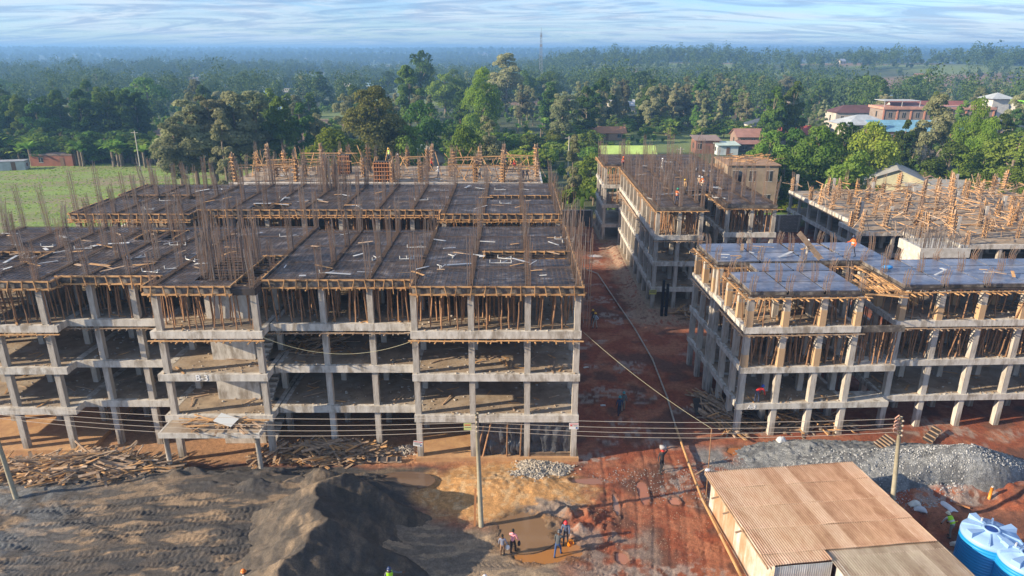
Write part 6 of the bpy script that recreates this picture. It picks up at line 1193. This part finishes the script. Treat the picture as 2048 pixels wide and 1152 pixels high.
n = 9000; P = np.stack([g_.uniform(-150, -45, n), g_.uniform(99, 168, n), np.zeros(n)], 1); P[:, 1] = np.round(P[:, 1] / .9) * .9 + g_.normal(0, .12, n); hh = g_.uniform(.06, .16, n); a = g_.uniform(0, 6.28, n); w = .16; dx, dy = np.cos(a) * w, np.sin(a) * w
V = np.stack([P + np.stack([-dx, -dy, 0 * dx], 1), P + np.stack([dx, dy, 0 * dx], 1), P + np.stack([dx * 1.2, dy * 1.2, hh], 1), P + np.stack([-dx, -dy, hh], 1)], 1).reshape(-1, 3); mb = MB(); mb.add(V, np.arange(4 * n).reshape(-1, 4)); mb.build('field_crop', [LM['banana']], label='low green crop growing over the left field', category='crop', kind='stuff')
# ------------------------------------------------------------------ people
def seg_d(P, a, b): ab = b - a; t = np.clip(((P - a) @ ab) / (ab @ ab + 1e-9), 0, 1); return np.linalg.norm(P - (a + t[:, None] * ab), axis=1)
def person(label, loc, face, h=1.7, bend=0.0, stride=.18, knee=0.0, arms=('down', 'down'), top=(.2, .3, .5), legs=(.05, .06, .09), skin=(.10, .05, .03), shoes=(.03, .03, .03), hat=None, vest=None, shorts=False, sleeves=.75, hair=(.02, .018, .016), hood=False, crouch=False):
    s = h / 1.72; t = thing('person', label, 'person', loc, face); J = {}; V3 = lambda x, y, z: np.array((x, y, z), float) * s
    hipz = .50 if crouch else .92 - knee * .12; J['pel'] = V3(0, -.02, hipz)
    def up(x, y, l):        # point l above the pelvis along the bent spine
        a = bend * min(1, l / .25); return J['pel'] + np.array((x * s, (l * math.sin(a) + y * math.cos(a)) * s, (l * math.cos(a) - y * math.sin(a)) * s))
    J['wai'] = up(0, 0, .14); J['che'] = up(0, .01, .36); J['nec'] = up(0, .0, .53); J['hea'] = up(0, .03 - bend * .03, .66)
    for i, sd in enumerate((-1, 1)):
        J['hip%d' % i] = J['pel'] + V3(sd * .085, 0, -.02); fy = stride * (1 if i else -1)
        if crouch: J['kne%d' % i] = V3(sd * .16, .38, .50); J['ank%d' % i] = V3(sd * .13, .12, .09)
        else: J['kne%d' % i] = V3(sd * .10, fy * .62 + .05 + knee * .22, .49); J['ank%d' % i] = V3(sd * .10, fy, .09)
        J['toe%d' % i] = J['ank%d' % i] + V3(sd * .02, .17, -.05); J['sho%d' % i] = up(sd * .185, 0, .47); sh = J['sho%d' % i]; A = arms[i]
        D = {'down': ((.05, .02, -.29), (.03, .10, -.25)), 'swing': ((.06, -.10, -.27), (.02, .12, -.23)), 'fwd': ((.04, .16, -.23), (.0, .24, -.05)), 'hips': ((.22, -.05, -.20), (-.14, .10, -.16)), 'up': ((.10, .08, .24), (-.14, -.02, .24)), 'out': ((.24, .06, -.10), (.22, .10, .06)), 'reach': ((.03, .12, -.26), (0, .10, -.27)), 'carry': ((.07, .04, -.28), (.06, .14, -.22))}[A]
        e = sh + V3(D[0][0] * sd, D[0][1], D[0][2]); wv = e + V3(D[1][0] * sd, D[1][1], D[1][2]); J['elb%d' % i] = e; J['wri%d' % i] = wv
    names = list(J); E = [('pel', 'wai'), ('wai', 'che'), ('che', 'nec'), ('nec', 'hea')]
    for i in '01': E += [('pel', 'hip' + i), ('hip' + i, 'kne' + i), ('kne' + i, 'ank' + i), ('ank' + i, 'toe' + i), ('che', 'sho' + i), ('sho' + i, 'elb' + i), ('elb' + i, 'wri' + i)]
    RD = {'pel': (.135, .105), 'wai': (.125, .095), 'che': (.155, .11), 'nec': (.058, .06), 'hea': (.075, .085), 'hip': (.09, .09), 'kne': (.062, .062), 'ank': (.042, .045), 'toe': (.038, .03), 'sho': (.065, .065), 'elb': (.046, .046), 'wri': (.032, .032)}
    me = bpy.data.meshes.new('body'); me.from_pydata([tuple(J[n]) for n in names], [(names.index(a), names.index(b)) for a, b in E], []); o = bpy.data.objects.new('tmp', me); COL.objects.link(o)
    o.modifiers.new('skin', 'SKIN'); o.modifiers.new('sub', 'SUBSURF').levels = 2; sv = me.skin_vertices[0].data
    for i, n in enumerate(names): q = RD[n[:3]]; sv[i].radius = (q[0] * s, q[1] * s); sv[i].use_root = n == 'pel'
    dg = bpy.context.evaluated_depsgraph_get(); ev = o.evaluated_get(dg); em = ev.to_mesh(); VV = np.array([v.co[:] for v in em.vertices]); FF = [tuple(p.vertices) for p in em.polygons]; ev.to_mesh_clear(); bpy.data.objects.remove(o)
    Q = [f if len(f) == 4 else (*f, f[-1]) for f in FF]; C = np.array([VV[list(f)].mean(0) for f in Q]); ds = {}
    for a, b in E: ds[(a, b)] = seg_d(C, J[a], J[b])
    key = list(ds); best = np.argmin(np.stack([ds[k] for k in key]), 0); mi = []
    for c, k in zip(C, best):
        a, b = key[k]
        if b == 'hea' or (b == 'nec' and c[2] > J['nec'][2] - .01): m = 0
        elif a[:3] in ('hip', 'kne') or a == 'pel' and b[:3] == 'hip': m = 2 if not (shorts and a[:3] == 'kne') else 0
        elif a[:3] == 'ank': m = 3
        elif a[:3] == 'elb': m = 1 if sleeves > .6 else 0
        else: m = 1
        if a[:3] == 'kne' and np.linalg.norm(c - J[b]) < .06 * s: m = 3
        mi.append(m)
    mb = MB(); mb.add(VV, Q, mi); hd = J['hea']; hr = (.078 * s, .095 * s, .115 * s); mb.ell(hd + np.array((0, .01, .03)) * s, hr, 12, 9, 0)      # head
    mb.ell(hd + np.array((0, .105, .01)) * s, (.014 * s, .02 * s, .025 * s), 6, 4, 0); mb.ell(hd + np.array((0, .09, -.035)) * s, (.026 * s, .012 * s, .008 * s), 6, 4, 0)
    for sd in (-1, 1): mb.ell(hd + np.array((sd * .032, .092, .035)) * s, (.012 * s, .008 * s, .008 * s), 6, 4, 4); mb.ell(hd + np.array((sd * .08, 0, .02)) * s, (.012 * s, .022 * s, .032 * s), 6, 4, 0)
    for i, sd in enumerate((-1, 1)):      # hands: palm, four fingers, thumb
        w_, e_ = J['wri%d' % i], J['elb%d' % i]; d = (w_ - e_) / np.linalg.norm(w_ - e_); sdv = np.cross(d, (0, 0, 1.)) if abs(d[2]) < .9 else np.array((0, 1., 0)); sdv /= np.linalg.norm(sdv); nv = np.cross(d, sdv)
        mb.bar(w_ - d * .01, w_ + d * .09 * s, .078 * s, .032 * s, 0, up=nv)
        for k in range(4): b0 = w_ + d * .085 * s + sdv * (k - 1.5) * .019 * s; L = (.055, .066, .062, .048)[k] * s; mb.tube([b0, b0 + d * L * .55 + nv * .008, b0 + d * L + nv * .03 * s], [.0088 * s, .008 * s, .006 * s], 6, 0)
        b0 = w_ + d * .03 * s + sdv * .036 * s; mb.tube([b0, b0 + d * .03 * s + sdv * .024 * s, b0 + d * .06 * s + sdv * .026 * s + nv * .012], [.011 * s, .0095 * s, .007 * s], 6, 0)
    def cm(n, c): return solid('%s_%02d_%02d_%02d' % (n, int(c[0] * 99), int(c[1] * 99), int(c[2] * 99)), c, .85)
    mb.build('body', [cm('skin', skin), cm('shirt', top), cm('trousers', legs), cm('boots', shoes), cm('eye', (.02, .02, .02))], t, True)
    hc = hd + np.array((0, 0, .055)) * s
    if hat: q = MB(); q.lathe([(.012, .118), (.06, .105), (.098, .06), (.108, .01), (.108, -.01), (.135, -.02), (.137, -.028), (.105, -.026)], 16); q.v[-1] = q.v[-1] * s * np.array((1, 1.12, 1)) + hc; q.build('helmet', [solid('helmet_%02d%02d%02d' % tuple(int(c * 99) for c in hat), hat, .35)], t, True)
    else: q = MB(); q.lathe([(.01, .10), (.05, .09), (.08, .05), (.086, 0), (.08, -.045)], 12); q.v[-1] = q.v[-1] * s * np.array((1, 1.15, 1)) + hc + np.array((0, -.012, 0)) * s; q.build('hair', [cm('hair', hair)], t, True)
    if hood: q = MB(); q.ell(J['nec'] + np.array((0, -.06, .02)) * s, (.10 * s, .07 * s, .07 * s), 10, 6); q.build('hood', [cm('shirt', top)], t, True)
    if vest:
        q = MB(); A_, B_ = J['wai'], J['nec']; ax = (B_ - A_) / np.linalg.norm(B_ - A_); sx_ = np.array((1., 0, 0)); fy_ = np.cross(ax, sx_); V = []; n = 16
        for f, rx, ry in ((-.18, .155, .128), (.1, .162, .130), (.35, .178, .138), (.75, .195, .142), (.98, .16, .12)): 
            c0 = A_ + (B_ - A_) * f
            for k in range(n): a = k * 2 * math.pi / n; V.append(c0 + sx_ * rx * s * math.cos(a) + fy_ * ry * s * math.sin(a))
        q.add(V, [(i * n + j, i * n + (j + 1) % n, (i + 1) * n + (j + 1) % n, (i + 1) * n + j) for i in range(4) for j in range(n)], [0] * 16 + [1] * 16 + [0] * 32); q.build('vest', [solid('vest_%02d%02d' % (int(vest[0] * 99), int(vest[1] * 99)), vest, .6), solid('reflective', (.65, .66, .62), .4)], t, True)
    return t, J
def gp(u, v, z=None): p = drop(u, v) if z is None else at(u, v, z); return (p.x, p.y, p.z)
def grp(t, J, name, loc, label, cat, mb, mats): o = mb.build(name, mats, None, True, label=label, category=cat); w = Matrix.Rotation(t.rotation_euler.z, 4, 'Z') @ Vector(J) + t.location; o.location = w; return o
OR = (.85, .20, .02); YE = (.80, .45, .03); WH = (.75, .75, .75); BL = (.03, .10, .45); LIME = (.38, .75, .02); HO = (.85, .17, .03)
t, J = person('man in black and white tracksuit on the road, a grey box on his head', gp(1322, 944), R(185), 1.75, arms=('up', 'down'), top=(.035, .035, .04), legs=(.03, .03, .035), hat=(.6, .03, .02))
q = MB(); q.box(-.2, .2, -.14, .14, 0, .2); grp(t, tuple(J['hea'] + np.array((0, 0, .175))), 'grey_box', None, 'small grey box carried on the head of the man walking on the road', 'box', q, [solid('grey_box', (.35, .35, .36))])
person('man in pale blue shirt with hands on hips standing beside the left building', gp(1190, 657), R(120), 1.72, arms=('hips', 'hips'), top=(.40, .50, .58), legs=(.45, .42, .38), hat=YE); person('worker in dark clothes and yellow helmet standing behind the man with hands on hips', gp(1185, 650), R(160), 1.68, arms=('down', 'fwd'), top=(.12, .09, .08), legs=(.10, .09, .08), hat=YE)
person('man in dark blue jacket walking with his companion on the shaded road', gp(1238, 832), R(5), 1.7, top=(.035, .06, .12), legs=(.03, .04, .07), hat=(.05, .25, .28)); person('man in grey green jacket walking on the right of his companion on the shaded road', gp(1246, 823), R(-5), 1.7, top=(.10, .14, .15), legs=(.28, .25, .2), hat=(.05, .25, .28))
t, J = person('child in blue grey sweater seen from behind, carrying a white bag', gp(1005, 1112), R(-10), 1.42, top=(.20, .22, .30), legs=(.30, .18, .11), arms=('down', 'carry'), shorts=True, stride=.06); 
q = MB(); q.ell((0, 0, -.16), (.13, .10, .18), 10, 7); grp(t, tuple(J['wri1'] + np.array((.0, .02, -.08))), 'white_bag', None, 'white plastic bag hanging from the hand of the child in the blue grey sweater', 'bag', q, [solid('white_bag', (.72, .72, .72), .5)])
t, J = person('woman in pink hooded top and black trousers carrying a dark bag', gp(1026, 1105), R(-20), 1.6, top=(.78, .32, .36), legs=(.02, .02, .025), hood=True, arms=('fwd', 'carry'), stride=.12)
q = MB(); q.ell((0, 0, -.14), (.09, .14, .15), 10, 7); grp(t, tuple(J['wri1'] + np.array((.0, .02, -.08))), 'dark_bag', None, 'dark bag in the hand of the woman in the pink top', 'bag', q, [solid('dark_bag', (.02, .02, .025), .6)])
person('labourer in red cap and blue jacket standing beside the orange puddle', gp(1131, 1088), R(170), 1.68, bend=.25, top=(.10, .13, .22), legs=(.05, .05, .06), hat=(.72, .04, .05), arms=('fwd', 'down'))
t, J = person('labourer in dark grey top and blue jeans bending forward beside the orange bucket', gp(1115, 1114), R(-25), 1.7, bend=.35, top=(.07, .08, .09), legs=(.04, .08, .2), arms=('down', 'fwd'), stride=.25, hat=(.05, .06, .08))
p = gp(1138, 1101); q = MB(); q.lathe([(.01, .01), (.12, 0), (.17, .32), (.18, .33), (.16, .32), (.115, .03), (.01, .03)], 18); q.tube([(-.17, 0, .32), (-.1, 0, .46), (0, 0, .5), (.1, 0, .46), (.17, 0, .32)], .01, 6); simple('orange_bucket', 'orange bucket beside the labourer in the grey top', 'bucket', q, [solid('orange_bucket', (.85, .28, .01), .4)], (p[0], p[1], p[2] + .35), (.3, .3, 0), True)
person('worker with an orange helmet at the bottom edge below the sand heap', gp(487, 1141, 1.75)[:2] + (.10,), R(90), 1.7, top=(.45, .47, .5), hat=OR); person('worker in lime reflective vest and dark blue helmet at the bottom edge', gp(778, 1135, 1.8)[:2] + (.12,), R(200), 1.7, top=(.12, .13, .15), vest=LIME, hat=(.02, .04, .12), arms=('out', 'down'))
person('person with a white helmet just showing at the bottom edge', gp(969, 1150, 1.7)[:2] + (.0,), R(-60), 1.68, top=(.45, .2, .2), hat=WH)
person('worker in a lime vest bending over the pit beside the blue tanks', gp(1899, 1076), R(75 - 60), 1.72, bend=.75, top=(.55, .55, .52), legs=(.22, .2, .19), vest=LIME, hat=(.75, .68, .5), arms=('reach', 'reach'), stride=.12)
person('worker in an orange vest walking over the bare right foreground deck', gp(1702, 514, 11.08), R(90), 1.75, top=(.75, .16, .03), legs=(.12, .14, .2), vest=HO, hat=(.03, .04, .08), stride=.28, arms=('swing', 'fwd'))
person('man in a white shirt standing by the propped board on the right deck', gp(1613, 512, 11.05), 0, 1.35, top=(.7, .68, .62), legs=(.6, .58, .52), hat=WH)
person('worker in red shirt and blue helmet bending over the right building floor edge', gp(1512, 806, 2.64), R(-115 + 60), 1.7, bend=1.25, top=(.62, .03, .03), legs=(.03, .04, .08), hat=BL, arms=('reach', 'reach'), stride=.1)
DK = 11.36
person('worker in an orange vest and green helmet standing near the front of the middle deck', gp(1353, 410, DK), R(-60), 1.75, top=(.7, .5, .35), vest=HO, legs=(.04, .05, .09), hat=(.06, .40, .22), arms=('fwd', 'fwd')); person('worker in an orange vest crouching on the middle deck', gp(1407, 374, DK), R(30), 1.7, bend=.6, crouch=True, top=(.8, .25, .08), vest=HO, hat=WH, legs=(.5, .4, .3), arms=('reach', 'reach'))
person('worker in pale clothes crouching beside the orange vested one on the middle deck', gp(1397, 372, DK), R(-20), 1.65, bend=.5, crouch=True, top=(.62, .45, .28), hat=WH, legs=(.3, .3, .3), arms=('reach', 'reach')); person('worker in brown clothes standing in the middle of the middle deck', gp(1368, 388, DK), R(140), 1.65, top=(.35, .22, .12), hat=YE, legs=(.2, .15, .1))
person('worker in white standing towards the rear of the middle deck', gp(1324, 342, DK), R(60), 1.65, top=(.7, .68, .65), legs=(.6, .6, .58), hat=WH); person('worker in a red vest standing at the corner gap of the middle block', gp(1246, 338, 11.3), R(200), 1.65, top=(.4, .08, .04), vest=(.7, .10, .03), hat=HO, legs=(.1, .08, .08))
person('worker in yellow helmet and cream overalls at the rear edge of the second left deck', gp(654, 371, 12.45), R(-100), 1.7, top=(.62, .55, .30), legs=(.4, .38, .32), hat=YE)
for u, v, c, h_, lb in ((796, 330, (.5, .5, .52), WH, 'worker in pale shirt at the left end of the farthest slab'), (877, 358, (.75, .75, .75), WH, 'worker in a white shirt standing on the farthest slab'), (863, 340, (.55, .06, .05), (.6, .08, .03), 'worker in red behind the white shirted one on the farthest slab'), (960, 358, (.28, .27, .25), YE, 'worker in grey on the middle of the farthest slab'), (1046, 366, (.05, .07, .12), YE, 'worker in dark blue near the right end of the farthest slab'), (1054, 360, (.06, .06, .07), (.5, .6, .1), 'worker in black near the right end of the farthest slab'), (1028, 345, (.6, .07, .05), HO, 'worker in red vest by the second column from the right on the farthest slab')): person(lb, gp(u, min(v, 362), 9.83), R(rt.uniform(0, 360)), 1.68, top=c, hat=h_, arms=rt.choice([('fwd', 'down'), ('down', 'fwd'), ('reach', 'reach')]))
person('worker in a lime vest standing on top of the wall formwork', (-16.2, 92.8, 12.42), R(120), 1.7, top=(.5, .5, .3), vest=LIME, hat=YE)
# ------------------------------------------------------------------ morning haze: one closed box of thin air round the scene
q = MB(); q.box(-7100, 7100, -70, 7600, -24, 47); hm = bpy.data.materials.new('haze_air'); hm.use_nodes = True; ht = hm.node_tree; ht.nodes.clear(); o_ = N(ht, 'ShaderNodeOutputMaterial'); pv = N(ht, 'ShaderNodeVolumePrincipled'); pv.inputs['Density'].default_value = .00046; pv.inputs['Color'].default_value = (.29, .58, 1.0, 1); pv.inputs['Anisotropy'].default_value = .1; ht.links.new(pv.outputs[0], o_.inputs['Volume'])
q.build('haze', [hm], label='thin blue morning haze lying over the whole landscape', category='haze', kind='stuff')
